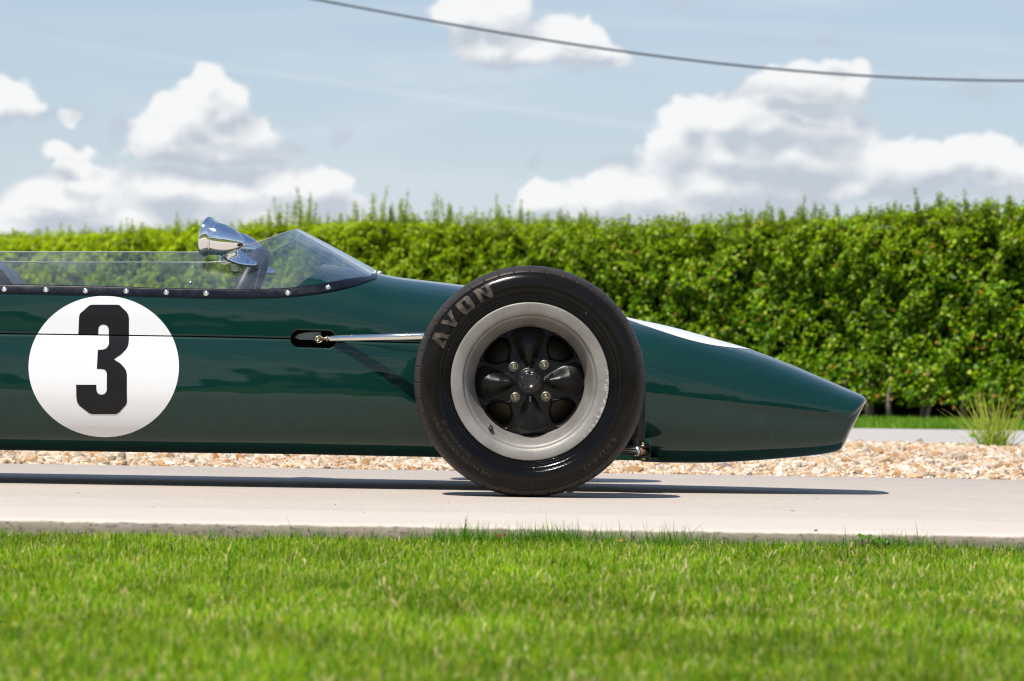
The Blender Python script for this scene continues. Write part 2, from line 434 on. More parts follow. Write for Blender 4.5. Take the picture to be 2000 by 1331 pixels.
side = n.mapr(n.math('ADD', sp.outputs[2], n.math('MULTIPLY', n.math('SUBTRACT', n.noise(pos, 26, 4, 0.6), 0.5), 0.010)), -0.0045, -0.0085, 0, 1)
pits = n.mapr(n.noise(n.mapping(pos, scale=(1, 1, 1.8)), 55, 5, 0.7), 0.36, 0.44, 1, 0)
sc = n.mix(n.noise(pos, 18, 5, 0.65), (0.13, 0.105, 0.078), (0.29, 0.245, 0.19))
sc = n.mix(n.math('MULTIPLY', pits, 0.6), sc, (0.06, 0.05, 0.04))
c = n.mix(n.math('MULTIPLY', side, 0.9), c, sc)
n.link(c, b.inputs['Base Color'])
b.inputs['Roughness'].default_value = 0.95; b.inputs['Specular IOR Level'].default_value = 0.1
hgt = n.math('ADD', n.math('MULTIPLY', grain, 0.5), n.math('MULTIPLY', n.math('MULTIPLY', broom, n.math('SUBTRACT', 1.0, band)), 0.8))
hgt = n.math('ADD', hgt, n.math('MULTIPLY', n.math('MULTIPLY', pits, side), -6.0))
n.link(n.bump(hgt, 0.5, 0.0016), b.inputs['Normal'])
M['concrete'] = m

m, n, b = mat('driveway_gravel_dust')
geo = n.new('ShaderNodeNewGeometry'); pos = geo.outputs['Position']
c = n.mix(n.noise(n.mapping(pos, scale=(0.6, 3, 1)), 1.0, 6, 0.6), (0.36, 0.33, 0.30), (0.50, 0.47, 0.44))
c = n.mix(n.mapr(n.noise(pos, 30, 4, 0.7), 0.5, 0.75, 0, 0.5), c, (0.28, 0.25, 0.22))
n.link(c, b.inputs['Base Color']); b.inputs['Roughness'].default_value = 0.9
n.link(n.bump(n.noise(pos, 60, 4, 0.7), 0.6, 0.006), b.inputs['Normal'])
M['drive'] = m

m, n, b = mat('soil')
geo = n.new('ShaderNodeNewGeometry'); pos = geo.outputs['Position']
c = n.mix(n.noise(pos, 12, 5, 0.6), (0.045, 0.075, 0.014), (0.11, 0.12, 0.04))
n.link(c, b.inputs['Base Color']); b.inputs['Roughness'].default_value = 0.95
M['soil'] = m

m, n, b = mat('gravel_bed')
geo = n.new('ShaderNodeNewGeometry'); pos = geo.outputs['Position']
c = n.mix(n.noise(pos, 60, 5, 0.7), (0.30, 0.20, 0.11), (0.60, 0.48, 0.34))
n.link(c, b.inputs['Base Color']); b.inputs['Roughness'].default_value = 0.95
M['gravel_bed'] = m


def attr_mat(name, rough, transl, spec=0.4, bumps=None, gain=1.0):
    m, n, b = mat(name)
    at = n.new('ShaderNodeAttribute'); at.attribute_name = 'tint'
    col = at.outputs['Color']
    n.link(col, b.inputs['Base Color'])
    b.inputs['Roughness'].default_value = rough
    b.inputs['Specular IOR Level'].default_value = spec
    if bumps:
        geo = n.new('ShaderNodeNewGeometry')
        n.link(n.bump(n.noise(geo.outputs['Position'], bumps[0], 4, 0.7), bumps[1], bumps[2]), b.inputs['Normal'])
        nz = n.noise(geo.outputs['Position'], bumps[0], 4, 0.7)
        n.link(n.mix(n.mapr(nz, 0.3, 0.7, 0.0, 0.35), col, (0.45, 0.30, 0.16)), b.inputs['Base Color'])
    if transl:
        t = n.new('ShaderNodeBsdfTranslucent')
        tcol = n.mix(1.0, col, transl[1], 'MULTIPLY')
        sc_ = n.new('ShaderNodeVectorMath', operation='SCALE'); n.link(tcol, sc_.inputs[0]); sc_.inputs['Scale'].default_value = 2.0
        n.link(sc_.outputs[0], t.inputs[0])
        mx = n.new('ShaderNodeMixShader'); mx.inputs[0].default_value = transl[0]
        n.link(b.outputs[0], mx.inputs[1]); n.link(t.outputs[0], mx.inputs[2])
        n.link(mx.outputs[0], n.n['Material Output'].inputs[0])
    return m


M['grass'] = attr_mat('grass_blades', 0.40, (0.42, (0.95, 1.0, 0.35)), 0.16)
M['leaf'] = attr_mat('hedge_leaves', 0.36, (0.27, (0.95, 1.0, 0.2)), 0.16)
M['stone'] = attr_mat('gravel_stones', 0.6, None, 0.35, (90, 0.4, 0.002))
M['bark'] = simple('bark', (0.30, 0.245, 0.215), 0.9, vary=0.4, vscale=40)
M['core_shade'] = simple('hedge_core_shade', (0.008, 0.011, 0.005), 1.0, spec=0.0)  # near-black shade colour for the box inside the hedge
M['cable'] = simple('cable_sheath', (0.10, 0.12, 0.15), 0.5)
M['wood'] = simple('woodland_green', (0.018, 0.035, 0.012), 0.9, vary=0.6, vscale=0.8)


# ------------------------------------------------------------------ mesh helpers
def tag(o, label=None, category=None, group=None, kind=None):
    if label: o['label'] = label
    if category: o['category'] = category
    if group: o['group'] = group
    if kind: o['kind'] = kind
    return o


def put(name, me, material, parent=None, loc=None):
    o = bpy.data.objects.new(name, me)
    if material is not None: me.materials.append(material)
    COL.objects.link(o)
    if parent is not None:
        o.parent = parent
        wl = WLOC.get(parent.name, Vector((0, 0, 0)))
        o.location = (Vector(loc) if loc is not None else Vector((0, 0, 0))) - wl
        WLOC[o.name] = Vector(loc) if loc is not None else Vector((0, 0, 0))
    else:
        o.location = Vector(loc) if loc is not None else Vector((0, 0, 0))
        WLOC[o.name] = Vector(o.location)
    return o


WLOC = {}


def empty(name, loc, parent=None):
    o = bpy.data.objects.new(name, None); COL.objects.link(o)
    o.empty_display_size = 0.1
    if parent is not None:
        o.parent = parent; o.location = Vector(loc) - WLOC[parent.name]
    else:
        o.location = Vector(loc)
    WLOC[o.name] = Vector(loc)
    return o


def fast(name, verts, faces, tint=None, smooth=True):
    """mesh out of numpy arrays; faces is a list of (n,k) index arrays"""
    me = bpy.data.meshes.new(name)
    verts = np.asarray(verts, dtype=np.float32)
    me.vertices.add(len(verts)); me.vertices.foreach_set('co', verts.ravel())
    if not isinstance(faces, list): faces = [faces]
    faces = [np.asarray(f, dtype=np.int32) for f in faces if len(f)]
    tot = np.concatenate([np.full(len(f), f.shape[1], dtype=np.int32) for f in faces])
    idx = np.concatenate([f.ravel() for f in faces])
    start = np.concatenate([[0], np.cumsum(tot)[:-1]]).astype(np.int32)
    me.loops.add(len(idx)); me.loops.foreach_set('vertex_index', idx)
    me.polygons.add(len(tot)); me.polygons.foreach_set('loop_start', start)
    me.polygons.foreach_set('loop_total', tot)
    me.polygons.foreach_set('use_smooth', np.full(len(tot), smooth, dtype=bool))
    if tint is not None:
        at = me.color_attributes.new('tint', 'FLOAT_COLOR', 'POINT')
        t = np.ones((len(verts), 4), dtype=np.float32); t[:, :3] = tint
        at.data.foreach_set('color', t.ravel())
    me.update(calc_edges=True)
    me.validate()
    return me


def grid_faces(n, m, close_u=False, close_v=False, base=0, flip=False):
    i = np.arange(n if close_u else n - 1); j = np.arange(m if close_v else m - 1)
    I, J = np.meshgrid(i, j, indexing='ij')
    a = I * m + J; b_ = ((I + 1) % n) * m + J; c = ((I + 1) % n) * m + (J + 1) % m; d = I * m + (J + 1) % m
    f = np.stack([a, b_, c, d], -1).reshape(-1, 4) + base
    return f[:, ::-1] if flip else f


def grid_mesh(name, pts, close_u=False, close_v=False, flip=False, smooth=True):
    n, m_ = pts.shape[:2]
    return fast(name, pts.reshape(-1, 3), grid_faces(n, m_, close_u, close_v, flip=flip), smooth=smooth)


class MB:
    """collects shapes into ONE mesh"""
    def __init__(self): self.v = []; self.f = []; self.n = 0; self.sm = []

    def add(self, v, f, smooth=True):
        v = np.asarray(v, float); self.v.append(v)
        for q in f: self.f.append(tuple(int(k) + self.n for k in q)); self.sm.append(smooth)
        self.n += len(v); return self

    def tube(self, pts, rad, seg=12, caps=True):
        pts = [np.asarray(p, float) for p in pts]
        if not hasattr(rad, '__len__'): rad = [rad] * len(pts)
        vs = []; ref = None
        for i, p in enumerate(pts):
            t = pts[min(i + 1, len(pts) - 1)] - pts[max(i - 1, 0)]; t /= np.linalg.norm(t) + 1e-12
            if ref is None: ref = np.array([0, 0, 1.0]) if abs(t[2]) < 0.9 else np.array([1.0, 0, 0])
            u = np.cross(t, ref); u /= np.linalg.norm(u); w = np.cross(u, t); ref = w
            for k in range(seg):
                a = 2 * PI * k / seg
                vs.append(p + rad[i] * (math.cos(a) * u + math.sin(a) * w))
        fs = []
        for i in range(len(pts) - 1):
            for k in range(seg):
                k2 = (k + 1) % seg
                fs.append((i * seg + k, i * seg + k2, (i + 1) * seg + k2, (i + 1) * seg + k))
        if caps:
            fs.append(tuple(range(seg))[::-1]); fs.append(tuple((len(pts) - 1) * seg + k for k in range(seg)))
        return self.add(vs, fs)

    def box(self, c, s, rot=None, bev=0.0):
        c = np.asarray(c, float); sx_, sy_, sz_ = [q / 2 for q in s]
        b_ = min(bev, sx_ * .9, sy_ * .9, sz_ * .9)
        vs = []; fs = []
        if b_ <= 0:
            for x in (-sx_, sx_):
                for y in (-sy_, sy_):
                    for z in (-sz_, sz_): vs.append((x, y, z))
            fs = [(0, 1, 3, 2), (4, 6, 7, 5), (0, 4, 5, 1), (2, 3, 7, 6), (0, 2, 6, 4), (1, 5, 7, 3)]
        else:
            # chamfered outline swept in y
            out = [(-sx_ + b_, -sz_), (sx_ - b_, -sz_), (sx_, -sz_ + b_), (sx_, sz_ - b_), (sx_ - b_, sz_), (-sx_ + b_, sz_), (-sx_, sz_ - b_), (-sx_, -sz_ + b_)]
            for y, k in ((-sy_, 1 - b_ / max(sx_, sz_)), (-sy_ + b_, 1), (sy_ - b_, 1), (sy_, 1 - b_ / max(sx_, sz_))):
                for (x, z) in out: vs.append((x * k, y, z * k))
            for r in range(3):
                for k in range(8):
                    k2 = (k + 1) % 8; fs.append((r * 8 + k, r * 8 + k2, (r + 1) * 8 + k2, (r + 1) * 8 + k))
            fs.append(tuple(range(8))[::-1]); fs.append(tuple(24 + k for k in range(8)))
        vs = np.array(vs, float)
        if rot is not None: vs = vs @ np.array(rot).T
        return self.add(vs + c, fs, False)

    def lathe(self, c, axis, prof, seg=32):
        """prof: (distance along axis, radius)"""
        c = np.asarray(c, float); ax = np.asarray(axis, float); ax /= np.linalg.norm(ax)
        ref = np.array([0, 0, 1.0]) if abs(ax[2]) < 0.9 else np.array([1.0, 0, 0])
        u = np.cross(ax, ref); u /= np.linalg.norm(u); w = np.cross(u, ax)
        vs = []; fs = []
        for (d, r) in prof:
            for k in range(seg):
                a = 2 * PI * k / seg; vs.append(c + ax * d + r * (math.cos(a) * u + math.sin(a) * w))
        for i in range(len(prof) - 1):
            for k in range(seg):
                k2 = (k + 1) % seg; fs.append((i * seg + k, i * seg + k2, (i + 1) * seg + k2, (i + 1) * seg + k))
        return self.add(vs, fs)

    def prism(self, outline, y0, y1):
        """outline in world x,z, thick in y"""
        k = len(outline); vs = [(x, y0, z) for x, z in outline] + [(x, y1, z) for x, z in outline]
        fs = [tuple(range(k)), tuple(range(k, 2 * k))[::-1]] + [(i, i + k, (i + 1) % k + k, (i + 1) % k) for i in range(k)]
        return self.add(vs, fs, False)

    def build(self, name, material, parent=None, loc=None):
        me = bpy.data.meshes.new(name)
        v = np.concatenate(self.v)
        if loc is not None: v = v - np.asarray(loc)
        me.from_pydata(v.tolist(), [], self.f)
        me.polygons.foreach_set('use_smooth', self.sm)
        me.update()
        o = put(name, me, material, parent, loc)
        return o


def pchip(xs, ys):
    xs = np.asarray(xs, float); ys = np.asarray(ys, float)
    h = np.diff(xs); d = np.diff(ys) / h
    m_ = np.zeros(len(xs))
    for i in range(1, len(xs) - 1):
        if d[i - 1] * d[i] > 0:
            w1 = 2 * h[i] + h[i - 1]; w2 = h[i] + 2 * h[i - 1]
            m_[i] = (w1 + w2) / (w1 / d[i - 1] + w2 / d[i])
    m_[0] = d[0]; m_[-1] = d[-1]

    def f(x):
        x = np.asarray(x, float); i = np.clip(np.searchsorted(xs, x) - 1, 0, len(xs) - 2)
        t = (x - xs[i]) / h[i]
        t = np.clip(t, -0.0, 1.0) if True else t
        return ((2 * t**3 - 3 * t**2 + 1) * ys[i] + (t**3 - 2 * t**2 + t) * h[i] * m_[i]
                + (-2 * t**3 + 3 * t**2) * ys[i + 1] + (t**3 - t**2) * h[i] * m_[i + 1])
    return f


def curveXZ(pts, Y):
    w = np.array([P(a, b_, Y) for a, b_ in pts])
    return pchip(w[:, 0], w[:, 2])


def XP(px, Y=10.42, py=700): return P(px, py, Y)[0]


# ------------------------------------------------------------------ ground
def sheet(name, x0, x1, y0, y1, z, material, kind='structure'):
    me = bpy.data.meshes.new(name)
    me.from_pydata([(x0, y0, z), (x1, y0, z), (x1, y1, z), (x0, y1, z)], [], [(0, 1, 2, 3)])
    return tag(put(name, me, material), kind=kind)


GZ = -0.053
sheet('ground', -1500, 1500, -1500, 1500, GZ, M['soil'])

SLAB_Y0, SLAB_Y1 = 8.27, 12.33
ns = 240
xs = np.linspace(-8, 8, 1601)
prof = [(0.0, -0.09), (0.0, -0.020), (0.0035, -0.0075), (0.011, -0.0015), (0.028, 0.0), (0.12, 0.0), (SLAB_Y1 - SLAB_Y0 - 0.006, 0.0), (SLAB_Y1 - SLAB_Y0, -0.006), (SLAB_Y1 - SLAB_Y0, -0.09)]
sv = np.zeros((len(xs), len(prof), 3))
for j, (dy, z) in enumerate(prof):
    sv[:, j, 0] = xs; sv[:, j, 1] = SLAB_Y0 + dy; sv[:, j, 2] = z
rough = np.convolve(RNG.normal(0, 1, len(xs) + 24), np.ones(12) / 12, 'same')[12:-12]
rough2 = RNG.normal(0, 1, len(xs))
sv[:, 0, 1] += rough * 0.006; sv[:, 1, 1] += rough * 0.006 + rough2 * 0.0012; sv[:, 2, 1] += rough * 0.004 + rough2 * 0.0008
sv[:, 2, 2] += rough * 0.002 - np.abs(rough2) * 0.0004; sv[:, 3, 1] += rough * 0.002
tag(put('concrete_pavement', grid_mesh('concrete_pavement', sv), M['concrete']), kind='structure')

GR_Y0, GR_Y1 = 12.34, 17.9
sheet('gravel_bed_ground', -9, 9, GR_Y0, GR_Y1, -0.012, M['gravel_bed'])
me = bpy.data.meshes.new('road')
me.from_pydata([(-14, GR_Y1, -0.004), (12, GR_Y1, -0.004), (12, 23.6, -0.004), (2.2, 22.35, -0.004), (-14, 21.0, -0.004)], [], [(0, 1, 2, 3, 4)])
tag(put('road', me, M['drive']), kind='structure')


# --- gravel stones
def ico():
    t = (1 + 5**.5) / 2
    v = np.array([(-1, t, 0), (1, t, 0), (-1, -t, 0), (1, -t, 0), (0, -1, t), (0, 1, t), (0, -1, -t), (0, 1, -t), (t, 0, -1), (t, 0, 1), (-t, 0, -1), (-t, 0, 1)], float)
    v /= np.linalg.norm(v[0])
    f = np.array([(0, 11, 5), (0, 5, 1), (0, 1, 7), (0, 7, 10), (0, 10, 11), (1, 5, 9), (5, 11, 4), (11, 10, 2), (10, 7, 6), (7, 1, 8),
                  (3, 9, 4), (3, 4, 2), (3, 2, 6), (3, 6, 8), (3, 8, 9), (4, 9, 5), (2, 4, 11), (6, 2, 10), (8, 6, 7), (9, 8, 1)])
    return v, f


def rand_rot(n_):
    q = RNG.normal(size=(n_, 4)); q /= np.linalg.norm(q, axis=1)[:, None]
    w, x, y, z = q.T
    R = np.empty((n_, 3, 3))
    R[:, 0, 0] = 1 - 2 * (y * y + z * z); R[:, 0, 1] = 2 * (x * y - z * w); R[:, 0, 2] = 2 * (x * z + y * w)
    R[:, 1, 0] = 2 * (x * y + z * w); R[:, 1, 1] = 1 - 2 * (x * x + z * z); R[:, 1, 2] = 2 * (y * z - x * w)
    R[:, 2, 0] = 2 * (x * z - y * w); R[:, 2, 1] = 2 * (y * z + x * w); R[:, 2, 2] = 1 - 2 * (x * x + y * y)
    return R


def stones(n_, xf, y0, y1, zb, r0, r1):
    iv, if_ = ico()
    y = RNG.uniform(y0, y1, n_) ; y = y0 + (y1 - y0) * RNG.uniform(0, 1, n_) ** 1.12
    x = RNG.uniform(-1, 1, n_) * xf(y)
    r = r0 + (r1 - r0) * RNG.beta(1.6, 3.2, n_)
    s = np.stack([r * RNG.uniform(.8, 1.35, n_), r * RNG.uniform(.7, 1.1, n_), r * RNG.uniform(.4, .75, n_)], -1)
    v = iv[None] * (1 + RNG.normal(0, .16, (n_, 12, 1)))
    v = v * s[:, None, :]
    R = rand_rot(n_)
    flat = RNG.uniform(0, 1, n_) < 0.5
    R[flat] = np.eye(3)
    v = np.einsum('nij,nkj->nki', R, v)
    v += np.stack([x, y, zb + RNG.uniform(-.3, .75, n_) * r], -1)[:, None]
    pal = np.array([(.72, .66, .58), (.66, .54, .42), (.60, .42, .26), (.52, .30, .13), (.42, .20, .07), (.70, .60, .50), (.20, .18, .17), (.78, .74, .70), (.40, .33, .27)])
    pi = RNG.choice(len(pal), n_, p=[.18, .20, .17, .10, .04, .14, .03, .09, .05])
    c = pal[pi] * RNG.uniform(.70, 1.02, (n_, 1)) * np.array([[1.0, .955, .87]])
    f = (if_[None] + (np.arange(n_) * 12)[:, None, None]).reshape(-1, 3)
    return v.reshape(-1, 3), f, np.clip(np.repeat(c, 12, 0), 0, .9)


v1, f1, c1 = stones(56000, lambda y: y * 0.1225 * 1.12 + .15, GR_Y0 + .008, GR_Y1 + .05, -0.006, .0062, .0155)
v2, f2, c2 = stones(9000, lambda y: y * 0 + 6.5, GR_Y0 + .02, GR_Y1, -0.010, .012, .03)
go_ = put('gravel', fast('gravel', np.concatenate([v1, v2]), np.concatenate([f1, f2 + len(v1)]), np.concatenate([c1, c2]), smooth=False), M['stone'])
tag(go_, 'cream, white and orange gravel filling the bed behind the concrete', 'gravel', kind='stuff')


# --- lawn
def vnoise(x, y, seed, scale):
    r = np.random.default_rng(seed); t = r.uniform(0, 1, (64, 64))
    xs_ = (x * scale) % 64; ys_ = (y * scale) % 64
    i = np.floor(xs_).astype(int); j = np.floor(ys_).astype(int); fx = xs_ - i; fy = ys_ - j
    fx = fx * fx * (3 - 2 * fx); fy = fy * fy * (3 - 2 * fy); i %= 64; j %= 64; i2 = (i + 1) % 64; j2 = (j + 1) % 64
    return (t[i, j] * (1 - fx) + t[i2, j] * fx) * (1 - fy) + (t[i, j2] * (1 - fx) + t[i2, j2] * fx) * fy


def blades(x, y, z0, L, wd, lean, tint, curl=0.35):
    n_ = len(x)
    az_ = RNG.uniform(0, 2 * PI, n_); fa = az_ + RNG.normal(PI / 2, .5, n_)
    d = np.stack([np.cos(az_), np.sin(az_)], -1); s = np.stack([np.cos(fa), np.sin(fa)], -1)
    base = np.stack([x, y, z0], -1)
    def at(t, k):
        h = L * t * np.cos(lean * t); o = L * (np.sin(lean) * t * t)
        return base + np.stack([d[:, 0] * o, d[:, 1] * o, h], -1) + np.concatenate([s * (wd * k)[:, None], np.zeros((n_, 1))], -1)
    v = np.stack([at(0, .5), at(0, -.5), at(.55, .45), at(.55, -.45), at(1.0, 0)], 1)
    o = (np.arange(n_) * 5)[:, None]
    q = np.array([[0, 1, 3, 2]]) + o; t3 = np.array([[2, 3, 4]]) + o
    c = np.repeat(tint, 5, 0)
    return v.reshape(-1, 3), q, t3, c


def lawn_patch(n_, y0, y1, xf, lo, hi, wscale=1.0):
    y = y0 + (y1 - y0) * np.sqrt(RNG.uniform((0.25), 1, n_)) if False else RNG.uniform(y0, y1, n_)
    x = RNG.uniform(-1, 1, n_) * xf(y)
    g = vnoise(x, y, 3, 1.6); g2 = vnoise(x, y, 5, 7.0); g3 = vnoise(x, y, 9, 22.0)
    L = (lo + (hi - lo) * RNG.beta(2.5, 2.5, n_)) * (0.70 + 0.35 * g2 + 0.25 * g3)
    z0 = GZ - 0.004 + 0.012 * g + 0.006 * g2
    wd = RNG.uniform(.0016, .0032, n_) * wscale
    lean = np.abs(RNG.normal(.65, .45, n_))
    pal = np.array([(.125, .255, .006), (.20, .335, .009), (.30, .41, .014), (.052, .132, .005), (.40, .44, .07), (.56, .47, .22), (.58, .42, .25), (.42, .37, .02)])
    p_ = np.array([.23, .24, .16, .18, .07, .05, .03, .04])
    pi = RNG.choice(len(pal), n_, p=p_)
    c = pal[pi] * (0.56 + 0.42 * vnoise(x * 1.0, y, 12, 3.0) + .46 * vnoise(x, y, 14, 11.0))[:, None] * RNG.uniform(.8, 1.2, (n_, 1))
    return x, y, z0, L, wd, lean, c


parts = []
xf = lambda y: y * 0.1225 * 1.10 + .10
parts.append(blades(*lawn_patch(270000, 4.5, SLAB_Y0 - .004, xf, .015, .040)))
# sparse outside of the view
a = lawn_patch(60000, 1.5, SLAB_Y0 - .004, lambda y: y * 0 + 3.0, .03, .05, 2.4)
k = np.abs(a[0]) > xf(a[1]) * .98
parts.append(blades(*[q[k] for q in a]))
# a taller fringe along the concrete edge
nf = 9000
x = RNG.uniform(-1.35, 1.35, nf); dens_ = vnoise(x, x * 0, 31, 3.1) * 0.6 + vnoise(x, x * 0, 33, 9.0) * 0.6
wleft = np.clip((x + 1.2) / 1.0, 0.18, 1)
keep = RNG.uniform(0, 1, nf) < np.clip(dens_ * 1.35 - .25, 0.03, 1) * wleft
x = x[keep]; nf = len(x)
y = SLAB_Y0 - .006 - np.abs(RNG.normal(0, .035, nf))
L = RNG.uniform(.026, .060, nf) * (.75 + .45 * vnoise(x, x * 0, 33, 9.0)); L *= 1 + .55 * np.clip(vnoise(x, x * 0, 37, 4.2) * 2 - 1, 0, 1) * np.clip((x + .75) / .4, 0, 1); L[RNG.uniform(0, 1, nf) < .04] *= 1.3
c = np.array([(.09, .20, .015)]) * RNG.uniform(.6, 1.7, (nf, 1)); 
parts.append(blades(x, y, np.full(nf, GZ), L, RNG.uniform(.0014, .0028, nf), np.abs(RNG.normal(.5, .35, nf)), c))
# mowing clippings and dead blades lying in the lawn
nf = 5000
y = RNG.uniform(4.5, SLAB_Y0 - .01, nf); x = RNG.uniform(-1, 1, nf) * xf(y)
c = np.array([(.55, .46, .24)]) * RNG.uniform(.6, 1.25, (nf, 1)) * np.array([[1, 1, 1]])
parts.append(blades(x, y, GZ + RNG.uniform(.004, .022, nf), RNG.uniform(.012, .034, nf), RNG.uniform(.0014, .0032, nf), RNG.uniform(.9, 1.5, nf), c))
# lawn strip in front of the hedge, past the driveway
nf = 26000
y = RNG.uniform(21.3, 25.8, nf); x = RNG.uniform(-.5, 4.0, nf)
kk = y > 22.30 + (x - 2.2) * .128
x = x[kk]; y = y[kk]; nf = len(x)
parts.append(blades(x, y, np.full(nf, -.012), RNG.uniform(.03, .055, nf), RNG.uniform(.004, .007, nf), np.abs(RNG.normal(.4, .3, nf)), np.array([(.15, .28, .022)]) * RNG.uniform(.6, 1.4, (nf, 1))))
V = []; Q = []; T = []; C_ = []; o_ = 0
for v, q, t, c in parts:
    V.append(v); Q.append(q + o_); T.append(t + o_); C_.append(c); o_ += len(v)
lawn = put('grass', fast('grass', np.concatenate(V), [np.concatenate(Q), np.concatenate(T)], np.concatenate(C_)), M['grass'])
tag(lawn, 'short sunlit green lawn grass with straw blades in front of the concrete', 'grass', kind='stuff')


# ------------------------------------------------------------------ hedge
HA = np.array([4.6, 23.6]); HB = np.array([-6.2, 36.8])     # front foot of the hedge, from right to left
Hd = (HB - HA) / np.linalg.norm(HB - HA); Hlen = np.linalg.norm(HB - HA)
Hn = np.array([Hd[1], -Hd[0]]); Hn = Hn if Hn[1] < 0 else -Hn   # towards the camera side
H_H = 1.27
hedge = empty('hedge', (*(HA + Hd * Hlen / 2), 0))
tag(hedge, 'long clipped green hedge with stray shoots on top, behind the gravel', 'hedge')


def dh(s0):
    return np.interp(s0, _hs, _hv)


def leafmesh(c, nrm_, a, ln, wd, tint):
    n_ = len(c)
    nrm_ /= np.linalg.norm(nrm_, axis=1)[:, None]
    a = a - nrm_ * np.sum(a * nrm_, 1)[:, None]; a /= np.linalg.norm(a, axis=1)[:, None] + 1e-9
    s = np.cross(nrm_, a)
    l_ = ln[:, None]; w_ = wd[:, None]
    v = np.stack([c - a * l_ * .5, c + s * w_ * .5 - a * l_ * .05 + nrm_ * w_ * .12, c + a * l_ * .5 - nrm_ * l_ * .10, c - s * w_ * .5 - a * l_ * .05 + nrm_ * w_ * .12], 1)
    o = (np.arange(n_) * 4)[:, None]
    f = np.concatenate([np.array([[0, 1, 2]]) + o, np.array([[0, 2, 3]]) + o])
    return v.reshape(-1, 3), f, np.repeat(tint, 4, 0)


def leaf_tint(n_, along, h, x3=None):
    pal = np.array([(.090, .200, .002), (.155, .285, .003), (.28, .40, .005), (.028, .080, .002), (.46, .50, .08), (.32, .15, .03)])
    pi = RNG.choice(6, n_, p=[.27, .23, .14, .27, .065, .025])
    c = pal[pi] * RNG.uniform(.75, 1.25, (n_, 1))
    fresh = np.clip((h - 0.85) / .45, 0, 1) * .35 + np.clip((along - 6.0) / 6.5, 0, 1) * .75
    fresh = np.clip(fresh, 0, .95)[:, None]
    return c * (1 - fresh) + np.array([(.37, .47, .003)]) * RNG.uniform(.65, 1.15, (n_, 1)) * fresh


def hedge_s(px):
    """how far along the hedge a sight line of the photograph meets it"""
    k_ = (px - 1000) / FPX
    return (k_ * HA[1] - HA[0]) / (Hd[0] - k_ * Hd[1])


_o = sorted([(hedge_s(q), v) for q, v in ((2000, .03), (1700, .0), (1400, -.03), (1250, -.045), (1000, .0), (640, .04), (300, .0), (0, -.02))])
_hs = [q[0] for q in _o]; _hv = [q[1] for q in _o]
LV = []; LF = []; LC = []; lo_ = 0
def addleaves(t):
    global lo_
    LV.append(t[0]); LF.append(t[1] + lo_); LC.append(t[2]); lo_ += len(t[0])


nl = 150000
s_ = RNG.uniform(0, Hlen, nl); h_ = RNG.uniform(0.04, H_H + .02, nl)
bulge = (vnoise(s_, h_, 41, 1.7) - .5) * .16 + (vnoise(s_, h_ , 43, 5.5) - .5) * .13 + (vnoise(s_, h_, 47, 14) - .5) * .15
lowcut = np.clip(.30 - h_, 0, 1) * 1.1
keep = RNG.uniform(0, 1, nl) < np.clip((h_ - .02 - .11 * vnoise(s_, s_ * 0, 51, 2.4)) / .07, 0, 1)
s_ = s_[keep]; h_ = h_[keep]; bulge = bulge[keep]; nl = len(s_)
dep = bulge - np.clip(h_ - 1.12, 0, 1) ** 2 * 3 - RNG.exponential(.045, nl)
c2d = HA + np.outer(s_, Hd) + Hn * dep[:, None]
c = np.concatenate([c2d, (h_ + dh(s_) * np.clip(h_ / H_H, 0, 1))[:, None]], 1)
nn = np.concatenate([np.tile(Hn, (nl, 1)), np.full((nl, 1), .95)], 1) + RNG.normal(0, .60, (nl, 3))
aa = RNG.normal(0, 1, (nl, 3)) + np.array([0, 0, .3])
sz = RNG.uniform(.020, .040, nl) * np.interp(s_, [0, 5, Hlen], [1.22, 1.05, .95])
addleaves(leafmesh(c, nn, aa, sz, sz * RNG.uniform(.55, .75, nl), leaf_tint(nl, s_, h_)))
# straggling growth near the foot
nb2 = 17000
s_ = RNG.uniform(0, Hlen, nb2); h_ = RNG.beta(1.6, 1.3, nb2) * .34 + .05
kp = RNG.uniform(0, 1, nb2) < np.clip((h_ - .03 - .15 * vnoise(s_, s_ * 0, 57, 3.6)) / .05, 0, 1)
s_ = s_[kp]; h_ = h_[kp]; nb2 = len(s_)
c2d = HA + np.outer(s_, Hd) + Hn * (.02 + (vnoise(s_, h_, 59, 5) - .5) * .12 - RNG.exponential(.03, nb2))[:, None]
nn = np.concatenate([np.tile(Hn, (nb2, 1)), np.full((nb2, 1), .8)], 1) + RNG.normal(0, .6, (nb2, 3))
sz = RNG.uniform(.022, .042, nb2)
addleaves(leafmesh(np.concatenate([c2d, h_[:, None]], 1), nn, RNG.normal(0, 1, (nb2, 3)), sz, sz * .65, leaf_tint(nb2, s_, h_)))
# the top
nt_ = 32000
s_ = RNG.uniform(0, Hlen, nt_); d_ = RNG.uniform(.0, .75, nt_)
h_ = H_H + (vnoise(s_, d_, 61, 2.0) - .5) * .10 + (vnoise(s_, d_, 63, 6) - .5) * .09 + np.abs(RNG.normal(0, .022, nt_)) - .01 - (RNG.uniform(0, 1, nt_) < .35) * RNG.uniform(0, .12, nt_)
c = np.concatenate([HA + np.outer(s_, Hd) - Hn * d_[:, None], (h_ + dh(s_))[:, None]], 1)
nn = np.array([[0, 0, 1.0]]) + RNG.normal(0, .6, (nt_, 3))
sz = RNG.uniform(.020, .036, nt_)
addleaves(leafmesh(c, nn, RNG.normal(0, 1, (nt_, 3)) + np.array([0, 0, .8]), sz, sz * .62, leaf_tint(nt_, s_, h_ + .1)))


def hedge_s(px):
    """how far along the hedge a sight line of the photograph meets it"""
    k_ = (px - 1000) / FPX
    # HA + s Hd : x = k_ y
    return (k_ * HA[1] - HA[0]) / (Hd[0] - k_ * Hd[1])


